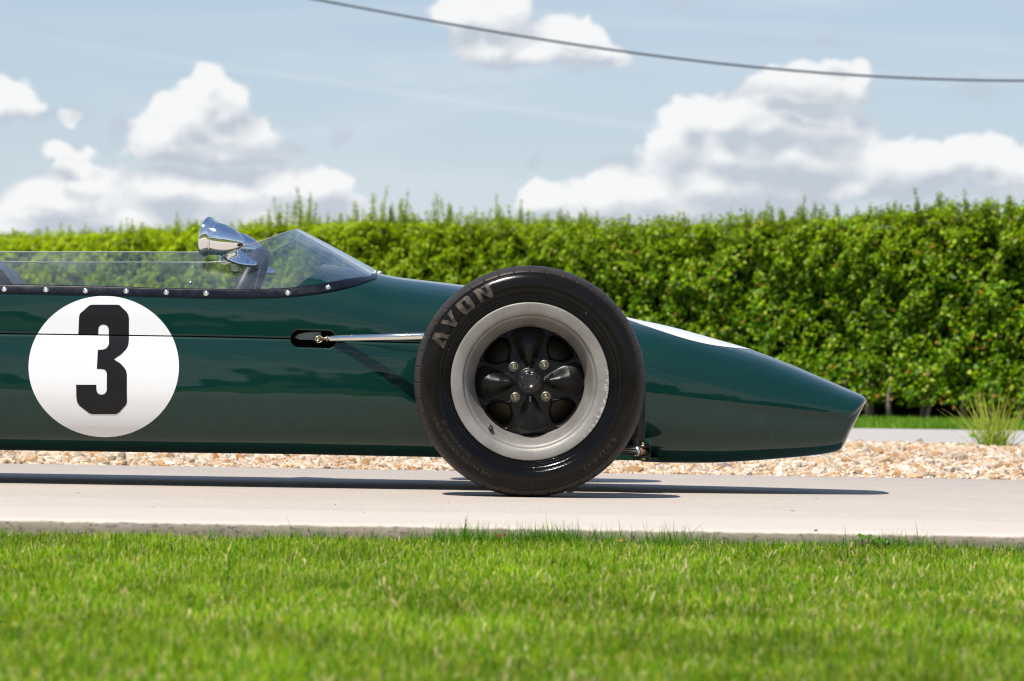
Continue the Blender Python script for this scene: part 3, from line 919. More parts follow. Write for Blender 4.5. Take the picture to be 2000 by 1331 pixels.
# stray shoots: position along, height
shoots = MB()
spots = [(530, .26), (545, .30), (556, .26), (520, .18), (566, .20), (684, .24), (700, .22), (735, .26), (752, .25), (745, .18), (810, .20), (828, .22), (845, .18), (935, .21), (955, .15), (975, .17),
         (330, .17), (350, .13), (305, .10), (240, .13), (215, .14), (120, .12), (60, .14), (20, .09), (1075, .15), (1100, .12), (1115, .10), (1290, .13), (1400, .08), (1448, .15), (1460, .12), (1495, .11), (1530, .14), (1555, .17), (1610, .09),
         (1690, .12), (1760, .13), (1788, .17), (1800, .13), (1832, .14), (1870, .10), (1925, .10), (1980, .09), (440, .1), (480, .12), (640, .12), (880, .14), (1010, .12), (1180, .09), (1230, .08), (1350, .08)]
for px, hh in list(spots):
    for q in range(3): spots.append((px + RNG.normal(0, 9), hh * RNG.uniform(.45, .85)))
for k_ in range(260): spots.append((RNG.uniform(-150, 2100), RNG.uniform(.03, .10)))
sc_l = []; sn_l = []; sa_l = []; ss_l = []; sal = []
for px, hh in spots:
    s0 = hedge_s(px + RNG.normal(0, 3)); hh *= RNG.uniform(.9, 1.1)
    p0 = HA + Hd * s0 - Hn * RNG.uniform(.02, .3)
    tip = np.array([RNG.normal(0, .12) * hh, RNG.normal(0, .1) * hh, hh])
    b0 = np.array([p0[0], p0[1], H_H - .05 + dh(s0)]); pts = [b0, b0 + tip * .5 + np.array([RNG.normal(0, .006), 0, .03]), b0 + tip + np.array([0, 0, .05])]
    shoots.tube(pts, [.003, .0022, .001], 5, False)
    nlv = int(12 + (hh + .05) / .0068)
    for j in range(nlv):
        t = (j + .5) / nlv; q = pts[0] * (1 - t) + pts[2] * t
        an = j * 2.4 + RNG.uniform(0, .6)
        dirn = np.array([math.cos(an), math.sin(an), RNG.uniform(.3, 1.1)])
        ln_ = RNG.uniform(.026, .042) * (1.15 - .5 * t)
        sc_l.append(q + dirn * ln_ * .5); sa_l.append(dirn); sn_l.append(np.array([-dirn[0] * .5, -dirn[1] * .5, 1]) + RNG.normal(0, .3, 3)); ss_l.append(ln_); sal.append(s0)
sc_l = np.array(sc_l); n_ = len(sc_l)
addleaves(leafmesh(sc_l, np.array(sn_l), np.array(sa_l), np.array(ss_l), np.array(ss_l) * .55, leaf_tint(n_, np.array(sal) + 2, np.full(n_, 1.5)) * .85))
fo = put('foliage', fast('foliage', np.concatenate(LV), np.concatenate(LF), np.concatenate(LC)), M['leaf'], hedge)
fo['kind'] = 'stuff'
shoots.build('shoot', M['bark'], hedge)['kind'] = 'stuff'
# near-black box added inside the hedge to block light
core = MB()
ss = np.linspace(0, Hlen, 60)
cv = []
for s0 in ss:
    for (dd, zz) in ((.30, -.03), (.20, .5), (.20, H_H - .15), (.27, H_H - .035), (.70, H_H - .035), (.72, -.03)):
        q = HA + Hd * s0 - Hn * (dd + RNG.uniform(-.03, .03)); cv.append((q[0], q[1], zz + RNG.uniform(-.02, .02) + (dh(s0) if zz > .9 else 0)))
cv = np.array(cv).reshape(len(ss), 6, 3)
co = put('shade_core', grid_mesh('shade_core', cv, close_v=True), M['core_shade'], hedge)
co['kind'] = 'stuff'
stem_me = None
for k_ in range(105):
    s0 = k_ * Hlen / 105 + RNG.uniform(-.04, .04)
    q = HA + Hd * s0 - Hn * RNG.uniform(.04, .26)
    if stem_me is None:
        sm = MB(); sm.tube([(0, 0, -.03), (.006, .004, .14), (-.004, 0, .34)], [.017, .013, .010], 7)
        so = sm.build('stem', M['bark'], hedge); stem_me = so.data
    else:
        so = bpy.data.objects.new('stem', stem_me); COL.objects.link(so); so.parent = hedge
    so.location = Vector((q[0], q[1], 0)) - WLOC[hedge.name]
    so.rotation_euler = (RNG.normal(0, .08), RNG.normal(0, .10), RNG.uniform(0, 6))
    so.scale = (RNG.uniform(.7, 1.5),) * 2 + (1,)

# --- clump of rushy grass in the gravel and a seedling beside it
base = P(1938, 872, 17.55); base[2] = -0.01
cl = empty('ornamental_grass', base)
tag(cl, 'spiky tuft of olive green ornamental grass at the back of the gravel', 'ornamental grass')
n_ = 125
an = RNG.uniform(0, 2 * PI, n_); sp_ = RNG.uniform(0, 1, n_) ** .8 * .95; L = RNG.uniform(.12, .27, n_)
bx = RNG.normal(0, .03, n_); by = RNG.normal(0, .02, n_)
vs = []; fs = []; cs = []
for i in range(n_):
    d = np.array([math.cos(an[i]), math.sin(an[i])]); w = RNG.uniform(.0020, .0036)
    for j, t in enumerate((0, .4, .75, 1.0)):
        r_ = L[i] * math.sin(sp_[i]) * (t + .25 * t * t); z = L[i] * math.cos(sp_[i]) * t
        ww = w * (1 - t * .9)
        vs += [(base[0] + bx[i] + d[0] * r_ - ww, base[1] + by[i] + d[1] * r_, base[2] + z), (base[0] + bx[i] + d[0] * r_ + ww, base[1] + by[i] + d[1] * r_, base[2] + z)]
        col = np.array((.17, .27, .05)) * (1 - t) + np.array((.40, .40, .08)) * t
        cs += [col * RNG.uniform(.85, 1.15)] * 2
    o = i * 8
    for j in range(3): fs.append((o + 2 * j, o + 2 * j + 1, o + 2 * j + 3, o + 2 * j + 2))
put('blades', fast('blades', np.array(vs), np.array(fs), np.array(cs)), M['grass'], cl)['kind'] = 'stuff'

sd = P(1898, 868, 17.4); sd[2] = 0.0
seed = empty('seedling', sd); tag(seed, 'tiny green seedling beside the spiky grass tuft', 'seedling')
MB().tube([sd, sd + np.array([0.002, 0, .035])], [.0015, .001], 5).build('stem', M['bark'], seed)
q = sd + np.array([0.002, 0, .036])
vv, ff, cc = leafmesh(np.array([q + (.008, 0, .006), q + (-.008, 0, .008), q + (0, -.006, .014), sd + (-.03, -.03, .01), sd + (-.045, -.03, .008)]), np.array([(.3, -1, .6), (-.3, -1, .6), (0, -1, .3), (.1, -.4, 1), (-.2, -.4, 1.0)], float),
                      np.array([(1, 0, .4), (-1, 0, .4), (0, 0, 1), (1, 0, .1), (-1, 0, 0)], float), np.full(5, .022), np.full(5, .014), np.tile((.13, .26, .02), (5, 1)))
put('leaf', fast('leaf', vv, ff, cc), M['leaf'], seed)['kind'] = 'stuff'

# small clover-like weeds in the lawn edge
for k_, (px, py) in enumerate(((1690, 1043), (1722, 1047))):
    b0 = P(px, py, SLAB_Y0 - .05); b0[2] = GZ + .002
    wd_ = empty('clover', b0)
    tag(wd_, ('small round-leaved weed standing at the concrete edge, under the nose of the car', 'lower clover-like weed just right of the taller weed at the concrete edge', 'little clover plant in the lawn edge at the far left')[k_], 'weed', 'small weeds along the concrete edge')
    st = MB(); cs_ = []
    for j in range(6):
        a_ = j * 1.05; tipp = b0 + np.array([math.cos(a_) * .016, math.sin(a_) * .012, .029 + .005 * (j % 3) + (.006 if k_ == 0 else 0)])
        st.tube([b0, tipp], [.0007, .0005], 4, False)
        for q3 in range(3):
            a3 = a_ + q3 * 2.1; cs_.append(tipp + np.array([math.cos(a3) * .004, math.sin(a3) * .003, 0]))
    st.build('stem', M['leaf'], wd_)
    nn_ = len(cs_)
    vv, ff, cc = leafmesh(np.array(cs_), np.tile((0, -.7, 1.0), (nn_, 1)) + RNG.normal(0, .3, (nn_, 3)), RNG.normal(0, 1, (nn_, 3)), np.full(nn_, .011), np.full(nn_, .010), np.tile((.075, .17, .012), (nn_, 1)))
    put('leaf', fast('leaf', vv, ff, cc), M['leaf'], wd_)['kind'] = 'stuff'


# fallen leaves and grit on the slab
def litter(name, px, py, size, colr, label, cat, group=None, stone=False):
    d = _F * FPX + _R * (px - 1000.0) - _U * (py - 665.5)
    k_ = -CAM_H / d[2]; p0 = CAM + d * k_
    if stone:
        iv, if_ = ico(); vv = iv * np.array([size, size * .8, size * .55]) * (1 + RNG.normal(0, .12, (12, 1))) + p0 + np.array([0, 0, size * .45])
        o = put(name, fast(name, vv, if_, np.tile(colr, (12, 1)), smooth=False), M['stone'])
    else:
        a_ = RNG.uniform(0, 6.28); ax = np.array([math.cos(a_), math.sin(a_) * .5, .1]); n0 = np.array([0, 0, 1.0]); sd_ = np.array([-ax[1], ax[0], .05])
        ts = np.linspace(-1, 1, 7); vv = []
        for t in ts:
            w_ = size * .35 * (1 - t * t) + .0003
            mid_ = p0 + ax * t * size + n0 * (.0015 + size * .22 * t * t)
            vv += [mid_ + sd_ * w_ + n0 * size * .12, mid_, mid_ - sd_ * w_ + n0 * size * .12]
        vv = np.array(vv)
        o = put(name, fast(name, vv, grid_faces(7, 3), np.tile(colr, (len(vv), 1))), M['leaf'])
    return tag(o, label, cat, group)


litter('fallen_leaf', 153, 965, .008, (.30, .33, .05), 'curled yellow-green leaf lying on the concrete at the left', 'leaf')
litter('fallen_leaf', 299, 992, .005, (.20, .28, .06), 'tiny green leaf scrap on the pale concrete edge', 'leaf')
litter('fallen_leaf', 1548, 1000, .008, (.22, .17, .09), 'thin brown leaf lying on the concrete under the nose', 'leaf')
litter('pebble', 712, 1002, .0022, (.55, .30, .12), 'orange pebble on the pale edge of the concrete', 'pebble', 'pebbles strewn on the concrete', True)
litter('pebble', 875, 983, .0022, (.52, .32, .15), 'tan pebble lying just left below the tyre', 'pebble', 'pebbles strewn on the concrete', True)
litter('pebble', 655, 986, .002, (.14, .12, .10), 'dark speck of grit left of the tyre on the concrete', 'pebble', 'pebbles strewn on the concrete', True)
litter('pebble', 1594, 975, .002, (.10, .09, .08), 'dark speck of grit under the shadow of the nose', 'pebble', 'pebbles strewn on the concrete', True)
litter('pebble', 1168, 942, .0026, (.05, .05, .05), 'black bit of grit in the far wheel shadow', 'pebble', 'pebbles strewn on the concrete', True)
litter('pebble', 1594, 1038, .004, (.10, .09, .08), 'dark flat stone on the rim of the concrete, right of the wheel', 'pebble', 'pebbles strewn on the concrete', True)
for (px, py, lb, cat_, c0) in ((976, 1041, 'rust-red dead leaf caught in the grass below the wheel', 'leaf', (.20, .06, .02)), (1212, 1050, 'orange-brown dead leaf in the grass right of the wheel', 'leaf', (.42, .20, .07))):
    p0 = P(px, py + 6, SLAB_Y0 - .06)
    vv, ff, cc = leafmesh(np.array([p0, p0 + (.009, .002, .003), p0 + (-.008, .002, .001)]), np.array([(0, -1, .8), (.5, -1, .5), (-.4, -1, .6)], float), np.array([(1, 0, .2), (.4, 0, .9), (-.6, 0, .5)], float), np.array([.013, .010, .009]), np.array([.008, .006, .006]), np.tile(c0, (3, 1)))
    tag(put('dead_leaf', fast('dead_leaf', vv, ff, cc), M['leaf']), lb, cat_)

# overhead wire
pts = [(120, -92), (350, -50), (615, 0), (850, 40), (1000, 67), (1200, 98), (1400, 124), (1600, 143), (1800, 154), (2000, 158), (2300, 150), (2700, 120)]
w = np.array([P(a_, b_, 32.0) for a_, b_ in pts])
fz = pchip(w[:, 0], w[:, 2]); xx = np.linspace(w[0, 0], w[-1, 0], 60)
cz = np.polyfit(xx, fz(xx), 4)
cab = MB(); cab.tube([(x_, 32.0, float(np.polyval(cz, x_))) for x_ in xx], .0095, 8)
tag(cab.build('overhead_cable', M['cable']), 'single dark cable sagging across the sky above the hedge', 'cable')

# woodland far behind the photographer, seen only in the reflections
tv = []; tf = []; o_ = 0
iv, if_ = ico()
for k_ in range(900):
    a_ = RNG.uniform(math.radians(105), math.radians(255)) if k_ % 2 else RNG.uniform(math.radians(140), math.radians(220))
    dist = RNG.uniform(60, 80); r_ = RNG.uniform(1.2, 2.6)
    c0 = np.array([math.sin(a_) * dist, math.cos(a_) * dist, RNG.uniform(.5, 3.6) + 1.2 * math.sin(a_ * 9)])
    tv.append(iv * r_ * (1 + RNG.normal(0, .15, (12, 1))) + c0); tf.append(if_ + o_); o_ += 12
tag(put('woodland', fast('woodland', np.concatenate(tv), np.concatenate(tf), smooth=False), M['wood']), 'far dark treeline beyond the lawn', 'woodland', kind='stuff')

# ------------------------------------------------------------------ THE CAR
YC = 10.75
AX = P(1035, 745.5, 10.0)
CAR = empty('racing_car', (AX[0], YC, 0.0))
tag(CAR, 'dark green open-wheel racing car with white number 3 roundel, parked on the concrete', 'racing car')

XL = XP(-900)
Xseam = [(-900, 640), (-300, 648), (0, 652), (340, 657), (560, 662), (810, 670), (1000, 674), (1235, 679)]
SEAM = curveXZ(Xseam, 10.40)
BOT = curveXZ([(-900, 868), (-300, 875), (0, 880), (300, 884.5), (560, 888), (800, 893), (1000, 897), (1250, 901)], 10.50)
TOP = curveXZ([(-900, 505), (-300, 510), (300, 513), (560, 514), (628, 517), (680, 524), (720, 530.5), (745, 536), (780, 542.5), (850, 551), (890, 556), (1000, 572), (1100, 592), (1235, 623)], YC)
HW = pchip([XP(q) for q in (-900, 0, 400, 700, 850, 1035, 1250)], [.355, .366, .366, .352, .338, .318, .303])
NU = pchip([XP(q) for q in (-900, 300, 560, 700, 780, 900, 1250)], [4.4, 4.4, 4.0, 3.2, 2.8, 2.6, 2.8])


def up_y(X, Z):
    """outer surface of the upper body, near side, as world y"""
    a_ = TOP(X) - SEAM(X); t = np.clip((Z - SEAM(X)) / a_, 0, 0.99999); n_ = NU(X)
    return YC - HW(X) * (1 - t ** n_) ** (1 / n_)


# lower tub: leaning of the side wall down the wall
tilt_py = [657, 668, 680, 695, 710, 730, 745, 755, 763, 771, 785, 805, 830, 850, 862, 871, 877]
tilt_dg = [13, 10, 7.5, 5, 3.2, 2.0, 1.0, 0, -3, -6.5, -10.5, -15, -23, -40, -58, -72, -80]
_v = (np.array(tilt_py) - 657) / (882 - 657.0)
_tt = np.tan(np.radians(tilt_dg))
_vv = np.linspace(0, _v[-1], 200); _ti = np.interp(_vv, _v, _tt)
_off = np.concatenate([[0], np.cumsum((_ti[1:] + _ti[:-1]) / 2 * np.diff(_vv))])


def low_pt(X, v):
    """v 0 at the seam, 1 at the keel; returns (y,z)"""
    H = SEAM(X) - BOT(X)
    return YC - (HW(X) + np.interp(v, _vv, _off) * H), SEAM(X) - v * H


def side_y(X, Z):
    X = np.asarray(X, float); Z = np.asarray(Z, float)
    v = (SEAM(X) - Z) / (SEAM(X) - BOT(X))
    return np.where(Z > SEAM(X), up_y(X, Z), low_pt(X, np.clip(v, 0, 1))[0])


# pocket for the link, straddling the seam
xs0, xs1 = XP(568), XP(657)
def slot(X, up):
    hx = (xs1 - xs0) / 2; cx_ = (xs0 + xs1) / 2; hh = .0225 if up else .0205
    r_ = .021
    d = np.abs(X - cx_) - (hx - r_)
    e = np.where(d <= 0, 1.0, np.sqrt(np.clip(1 - (d / r_) ** 2, 0, 1)))
    return np.where(np.abs(X - cx_) < hx, e * hh, 0.0)


Xa = np.unique(np.concatenate([np.linspace(XL, XP(1220), 260), np.linspace(xs0 - .002, xs1 + .002, 90), xs0 + np.geomspace(.0001, .02, 14), xs1 - np.geomspace(.0001, .02, 14)]))
GAP = .0016
LIP = curveXZ([(-900, 553), (-300, 559), (0, 565), (100, 567), (200, 569), (340, 573), (430, 575), (530, 574.5), (600, 569), (700, 567), (1235, 640)], 10.42)


def side_grid(mirror):
    rows = 26
    g = np.zeros((len(Xa), rows + 2, 3))
    e = SEAM(Xa) + np.maximum(GAP, slot(Xa, True)); L_ = LIP(Xa)
    for j in range(rows):
        z = e + (L_ - e) * j / (rows - 1)
        g[:, j + 2, 0] = Xa; g[:, j + 2, 1] = up_y(Xa, z); g[:, j + 2, 2] = z
    g[:, 1] = g[:, 2]; g[:, 1, 1] += .0006; g[:, 1, 2] -= .0001
    g[:, 0] = g[:, 1]; g[:, 0, 1] += .014; g[:, 0, 2] += .000
    if mirror: g[:, :, 1] = 2 * YC - g[:, :, 1]
    return g


bv = []; bf = []; o_ = 0
for mir in (False, True):
    g = side_grid(mir); bv.append(g.reshape(-1, 3)); bf.append(grid_faces(*g.shape[:2], base=o_, flip=mir)); o_ += g.shape[0] * g.shape[1]
# scuttle: from lip over the crown to the far lip, cut away for the cockpit
Xc = np.linspace(0, 1, 140); rows = 61
g = np.zeros((len(Xc), rows, 3))
Xend = XP(1220)
for j in range(rows):
    k_ = j / (rows - 1) * 2 - 1                      # -1 near lip .. 0 centre .. 1 far lip
    cut = XP(578, 10.75) + (XP(634, 10.75) - XP(578, 10.75)) * (1 - abs(k_) ** 3.2)
    X = cut + (Xend - cut) * Xc ** 1.15
    a_ = TOP(X) - SEAM(X); n_ = NU(X); t0 = np.clip((LIP(X) - SEAM(X)) / a_, 0, .9999)
    th0 = np.arcsin(t0 ** (n_ / 2)); th = th0 + (PI / 2 - th0) * (1 - abs(k_))
    t = np.sin(th) ** (2 / n_); yy = HW(X) * np.clip(np.cos(th), 0, 1) ** (2 / n_)
    g[:, j, 0] = X; g[:, j, 1] = YC + np.sign(k_) * yy; g[:, j, 2] = SEAM(X) + a_ * t
bv.append(g.reshape(-1, 3)); bf.append(grid_faces(*g.shape[:2], base=o_)); o_ += g.shape[0] * g.shape[1]
surround = put('cockpit_surround', fast('cockpit_surround', np.concatenate(bv), np.concatenate(bf)), M['paint'], CAR)

# lower tub in one skin from seam to seam
vrow = list(np.linspace(0, _v[-1], 46))
g = np.zeros((len(Xa), 2 * (len(vrow) + 3) + 5, 3))
for side_ in (0, 1):
    Hh = SEAM(Xa) - BOT(Xa)
    v0 = np.maximum(GAP, slot(Xa, False)) / Hh
    for j, v in enumerate(vrow):
        vv_ = v0 + (_v[-1] - v0) * (v / _v[-1])
        y_, z_ = low_pt(Xa, vv_)
        jj = j + 2
        row = np.stack([Xa, y_, z_], -1)
        if side_: row[:, 1] = 2 * YC - row[:, 1]; jj = g.shape[1] - 1 - jj
        g[:, jj] = row
    s_ = 1 if not side_ else -1
    i2 = 2 if not side_ else g.shape[1] - 3
    g[:, i2 - s_] = g[:, i2] + np.array([0, s_ * .0006, .0001]); g[:, i2 - 2 * s_] = g[:, i2 - s_] + np.array([0, s_ * .014, 0])
    il = i2 + s_ * len(vrow)
    row = g[:, il - s_].copy(); row[:, 1] += s_ * .03; row[:, 2] = BOT(Xa); g[:, il] = row
mid = (2 + len(vrow) + 1, g.shape[1] - 3 - len(vrow) - 1)
L0 = g[:, mid[0] - 1].copy(); L1 = g[:, mid[1] + 1].copy()
cnt = mid[1] - mid[0] + 1
for q in range(cnt):
    t = (q + 1) / (cnt + 1); g[:, mid[0] + q] = L0 * (1 - t) + L1 * t
tub = put('lower_body', grid_mesh('lower_body', g), M['paint'], CAR)
# end wall of the tub, facing the nose, and a black sheet added so the seam gap looks shaded
bm_ = MB()
xe = Xend - .004
ring = [(float(YC), float(TOP(xe)) - .01)] + [(float(up_y(xe, z)) + .01, float(z)) for z in np.linspace(float(TOP(xe)) - .02, float(SEAM(xe)), 10)] + [(float(low_pt(xe, v)[0]) + .01, float(low_pt(xe, v)[1])) for v in np.linspace(0.05, .97, 12)] + [(YC, float(BOT(xe)) + .004)]
ring2 = ring + [(2 * YC - y_, z_) for y_, z_ in ring[1:-1]][::-1]
bm_.add([(xe, y_, z_) for y_, z_ in ring2], [tuple(range(len(ring2)))], False)
bm_.build('front_bulkhead', M['black'], CAR)
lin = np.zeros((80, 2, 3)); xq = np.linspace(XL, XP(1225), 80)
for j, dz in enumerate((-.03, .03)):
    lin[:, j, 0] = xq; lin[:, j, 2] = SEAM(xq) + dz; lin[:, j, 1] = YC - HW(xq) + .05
put('seam_shade', grid_mesh('seam_shade', lin), M['void'], CAR)


# ---------------- nose cone
NX0 = XP(1221.5, 10.5); NXL = XP(1262, 10.5)
NT_ = curveXZ([(1200, 614), (1230, 622), (1300, 637), (1400, 664), (1470, 684.5), (1540, 711), (1600, 736), (1645, 755.5), (1668, 765), (1680, 771), (1688, 778), (1690.5, 783)], YC)
NB = curveXZ([(1200, 900), (1262, 901.5), (1300, 903), (1380, 903.5), (1450, 900.5), (1520, 895.5), (1590, 889), (1620, 884.5), (1636, 880), (1645, 870), (1652, 853), (1662, 833), (1675, 808), (1686, 789), (1690.5, 784)], YC - .05)
NC = curveXZ([(1200, 760), (1265, 766), (1350, 776), (1450, 787), (1550, 798), (1620, 805), (1652, 808), (1664, 804), (1675, 796), (1686, 787), (1690.5, 783.5)], YC - .12)
XT = P(1690.5, 783, YC)[0]
NW0 = pchip([XP(q, 10.5) for q in (1200, 1265, 1350, 1450, 1550, 1620, 1660)] + [XT + .02], [.312, .306, .292, .268, .236, .210, .197, .190])
x_r = P(1600, 783, YC)[0]


def NWf(X):
    k_ = np.clip((X - x_r) / (XT - x_r), 0, 1)
    return NW0(X) * np.clip(1 - k_ ** 5.0, 0, 1) ** (1 / 2.2)


def sharp(X):
    return np.clip((X - NX0) / (XT - NX0), 0, 1)


# reach in front of the rounded nose is measured with rows that shrink to the tip
XN = np.unique(np.concatenate([np.linspace(NX0, x_r, 90), x_r + (XT - x_r) * np.sin(np.linspace(0, PI / 2, 70)) ** 1.0]))
XN = XN[XN < XT - 1e-5]


def nshift(X, f):
    return NX0 + (NXL - NX0) * f + (X - NX0) * (XT - NX0 - (NXL - NX0) * f) / (XT - NX0)


def nose_upper(X, t):
    """t 0 at crease, 1 at crown -> (half width, z)"""
    n_ = 3.1 - 0.9 * sharp(X)
    a_ = NT_(X) - NC(X)
    th = t * PI / 2
    return NWf(X) * np.clip(np.cos(th), 0, 1) ** (2 / n_), NC(X) + a_ * np.sin(th) ** (2 / n_)


def nose_lower(X, t):
    """t 0 crease, 1 keel centre"""
    H = NC(X) - NB(X); Wd = NWf(X); s_ = sharp(X)
    # down the flank to t=.72, then the rounded keel edge, then across the bottom
    tf = np.clip(t / .70, 0, 1)
    depth = H * (0.985 - (0.985) * (1 - tf) ** 1.0)
    zz = np.minimum(depth / np.maximum(H, 1e-6), 1.0)
    lean = H * (.13 * zz + .20 * zz ** 4) * (0.85 + .15 * s_) + .006 * np.clip(zz * 6, 0, 1) * s_
    rnd = (1 - zz ** 4.2) ** (1 / 2.0)
    w_ = np.maximum(Wd - lean, Wd * .2) * (0.55 + .45 * rnd)
    tb = np.clip((t - .70) / .30, 0, 1)
    w2 = w_ * (1 - tb)
    z2 = NC(X) - depth - H * .015 * np.clip(tb * 5, 0, 1)
    return w2, z2


nr_u, nr_l = 30, 44
cols_ = []
for side_ in (-1, 1):
    for kind_ in (0, 1):
        rws = []
        for j in range(nr_u if kind_ == 0 else nr_l):
            if kind_ == 0:
                Xr = nshift(XN, np.clip(1 - 2.2 * j / (nr_u - 1), 0, 1)); hw, z = nose_upper(Xr, j / (nr_u - 1))
            else:
                t = j / (nr_l - 1); t = t if t > 0 else 0
                Xr = nshift(XN, 1.0); hw, z = nose_lower(Xr, t)
            rws.append(np.stack([Xr, YC + side_ * hw, z], -1))
        cols_.append((side_, kind_, np.stack(rws, 1)))
nv = []; nf_ = []; o_ = 0
for side_, kind_, g in cols_:
    nv.append(g.reshape(-1, 3)); nf_.append(grid_faces(*g.shape[:2], base=o_, flip=(side_ * (1 if kind_ == 0 else -1) > 0))); o_ += g.shape[0] * g.shape[1]
nose = put('nose_cone', fast('nose_cone', np.concatenate(nv), np.concatenate(nf_)), M['paint'], CAR)
# returned back edge of the nose cone
be = MB()
ringp = []
for t in np.linspace(1, 0, 16): x_ = float(nshift(NX0, np.clip(1 - 2.2 * t, 0, 1))); hw, z = nose_upper(np.array([x_]), t); ringp.append((float(hw[0]), float(z[0]), x_))
for t in np.linspace(0.03, 1, 26): hw, z = nose_lower(np.array([NXL]), t); ringp.append((float(hw[0]), float(z[0]), NXL))
for sgn in (-1, 1):
    be.add([(xx_ - .0022, YC + sgn * hw * 1.000, z) for hw, z, xx_ in ringp] + [(xx_ - .0022, YC + sgn * max(hw - .007, 0), z) for hw, z, xx_ in ringp] + [(xx_ + .0002, YC + sgn * hw, z) for hw, z, xx_ in ringp],
           [(i, i + 1, i + 1 + len(ringp), i + len(ringp)) for i in range(len(ringp) - 1)] + [(i, i + 1, i + 1 + 2 * len(ringp), i + 2 * len(ringp)) for i in range(len(ringp) - 1)])
be.build('nose_flange', M['paint'], CAR)
# inner dark wall behind the gap
be = MB()
be.add([(xx_ + .02, YC + s_ * (hw - .012), z - (.006 if xx_ < NX0 + .002 else 0)) for s_ in (-1, 1) for hw, z, xx_ in (ringp if s_ < 0 else ringp[::-1]) if hw > .02], [], False)
nn_ = len(be.v[-1]); be.f.append(tuple(range(nn_))); be.sm.append(False)
be.build('nose_lining', M['void'], CAR)
# intake rim at the tip, seen edge on
il = MB(); tser = np.linspace(0.001, .72, 60); Xq = np.linspace(x_r, XT - 1e-4, 160)
prof_ = [nose_lower(np.full(60, x_), tser) for x_ in Xq]


def face_x(y_, z_):
    """how far forward the rounded front reaches at this spot"""
    best = Xq[0]
    for x_, (hw, zz) in zip(Xq, prof_):
        if zz.min() <= z_ <= zz.max() and np.interp(-z_, -zz, hw) >= abs(y_): best = x_
    return best


pts = []
zt_, zb_ = P(1684, 797, YC)[2], P(1655, 862, YC)[2]
for k_ in range(40):
    a_ = 2 * PI * k_ / 40
    y_ = math.sin(a_) * .085; z_ = (zt_ + zb_) / 2 + math.cos(a_) * (zt_ - zb_) / 2
    pts.append(np.array([face_x(y_, z_) - .001, YC + y_, z_]))
il.tube(pts + [pts[0]], .0022, 8, False)
il.build('intake_rim', M['steel'], nose)
ip = MB(); cen = np.mean(pts, 0); ip.add([p_ + (.0015, 0, 0) for p_ in pts] + [cen + (.004, 0, 0)], [(i, (i + 1) % 40, 40) for i in range(40)], True); ip.build('intake_shade', M['void'], nose)  # black patch standing in for the shade inside the intake
# steel button added for the sun glint on the intake rim
MB().lathe(P(1689, 783.5, YC - .03), (0.35, 0, 1), [(-.006, 0), (-.005, .004), (.004, .005), (.006, .003), (.006, 0)], 12).build('rim_glint', M['steel'], CAR)
fq = P(1266, 866, 10.4); fx = NXL + .007
MB().lathe((fx, YC - float(NWf(np.array([fx]))[0]) + .006, fq[2]), (.05, -1, -.15), [(-.004, .0), (-.004, .011), (.0005, .011), (.002, .0098), (.0016, .0080), (.0032, .0068), (.0036, .0)], 24).build('quarter_turn_fastener', M['paint'], CAR)


# ---------------- decals
def patch_rows(name, spans, ymap, material, parent, off_=.0009, ncol=24):
    """spans: list of (z, [(x0,x1),...]) rows grouped; consecutive rows with same span count are joined"""
    vs = []; fs = []; n_ = 0
    for (za, sa), (zb, sb) in spans:
        for (a0, a1), (b0, b1) in zip(sa, sb):
            ta = np.linspace(a0, a1, ncol); tb = np.linspace(b0, b1, ncol)
            vs += [(x_, float(y_) - off_, za) for x_, y_ in zip(ta, ymap(ta, np.full(ncol, za)))]
            vs += [(x_, float(y_) - off_, zb) for x_, y_ in zip(tb, ymap(tb, np.full(ncol, zb)))]
            for i in range(ncol - 1): fs.append((n_ + i, n_ + i + 1, n_ + ncol + i + 1, n_ + ncol + i))
            n_ += 2 * ncol
    return fast(name, np.array(vs), np.array(fs))


def ellipse_rows(cx_, cz_, rx_, rz_, zs, skip):
    out = []
    for za, zb in zip(zs[:-1], zs[1:]):
        f = lambda z: rx_ * math.sqrt(max(0, 1 - ((z - cz_) / rz_) ** 2))
        out.append(((za, [(cx_ - f(za), cx_ + f(za))]), (zb, [(cx_ - f(zb), cx_ + f(zb))])))
    return out


def poly_spans(poly, z):
    xs_ = []
    k = len(poly)
    for i in range(k):
        (x0, z0), (x1, z1) = poly[i], poly[(i + 1) % k]
        if (z0 > z) != (z1 > z): xs_.append(x0 + (z - z0) / (z1 - z0) * (x1 - x0))
    xs_.sort(); return list(zip(xs_[::2], xs_[1::2]))


def poly_rows(poly, nrow, zmin=None, zmax=None):
    zl = sorted(set([p_[1] for p_ in poly])); lo = zl[0]; hi = zl[-1]
    zs = sorted(set(zl + list(np.linspace(lo, hi, nrow))))
    out = []
    for za, zb in zip(zs[:-1], zs[1:]):
        if zb - za < 1e-7: continue
        e = (zb - za) * 1e-3
        sa = poly_spans(poly, za + e); sb = poly_spans(poly, zb - e)
        if len(sa) == len(sb) and sa: out.append(((za, sa), (zb, sb)))
    return out


def arc(cx_, cy_, r_, a0, a1, n_=7, ry=None):
    ry = ry or r_
    return [(cx_ + r_ * math.cos(math.radians(a0 + (a1 - a0) * i / n_)), cy_ + ry * math.sin(math.radians(a0 + (a1 - a0) * i / n_))) for i in range(n_ + 1)]


YS = 10.385
def seam_split(rows, fn):
    return rows


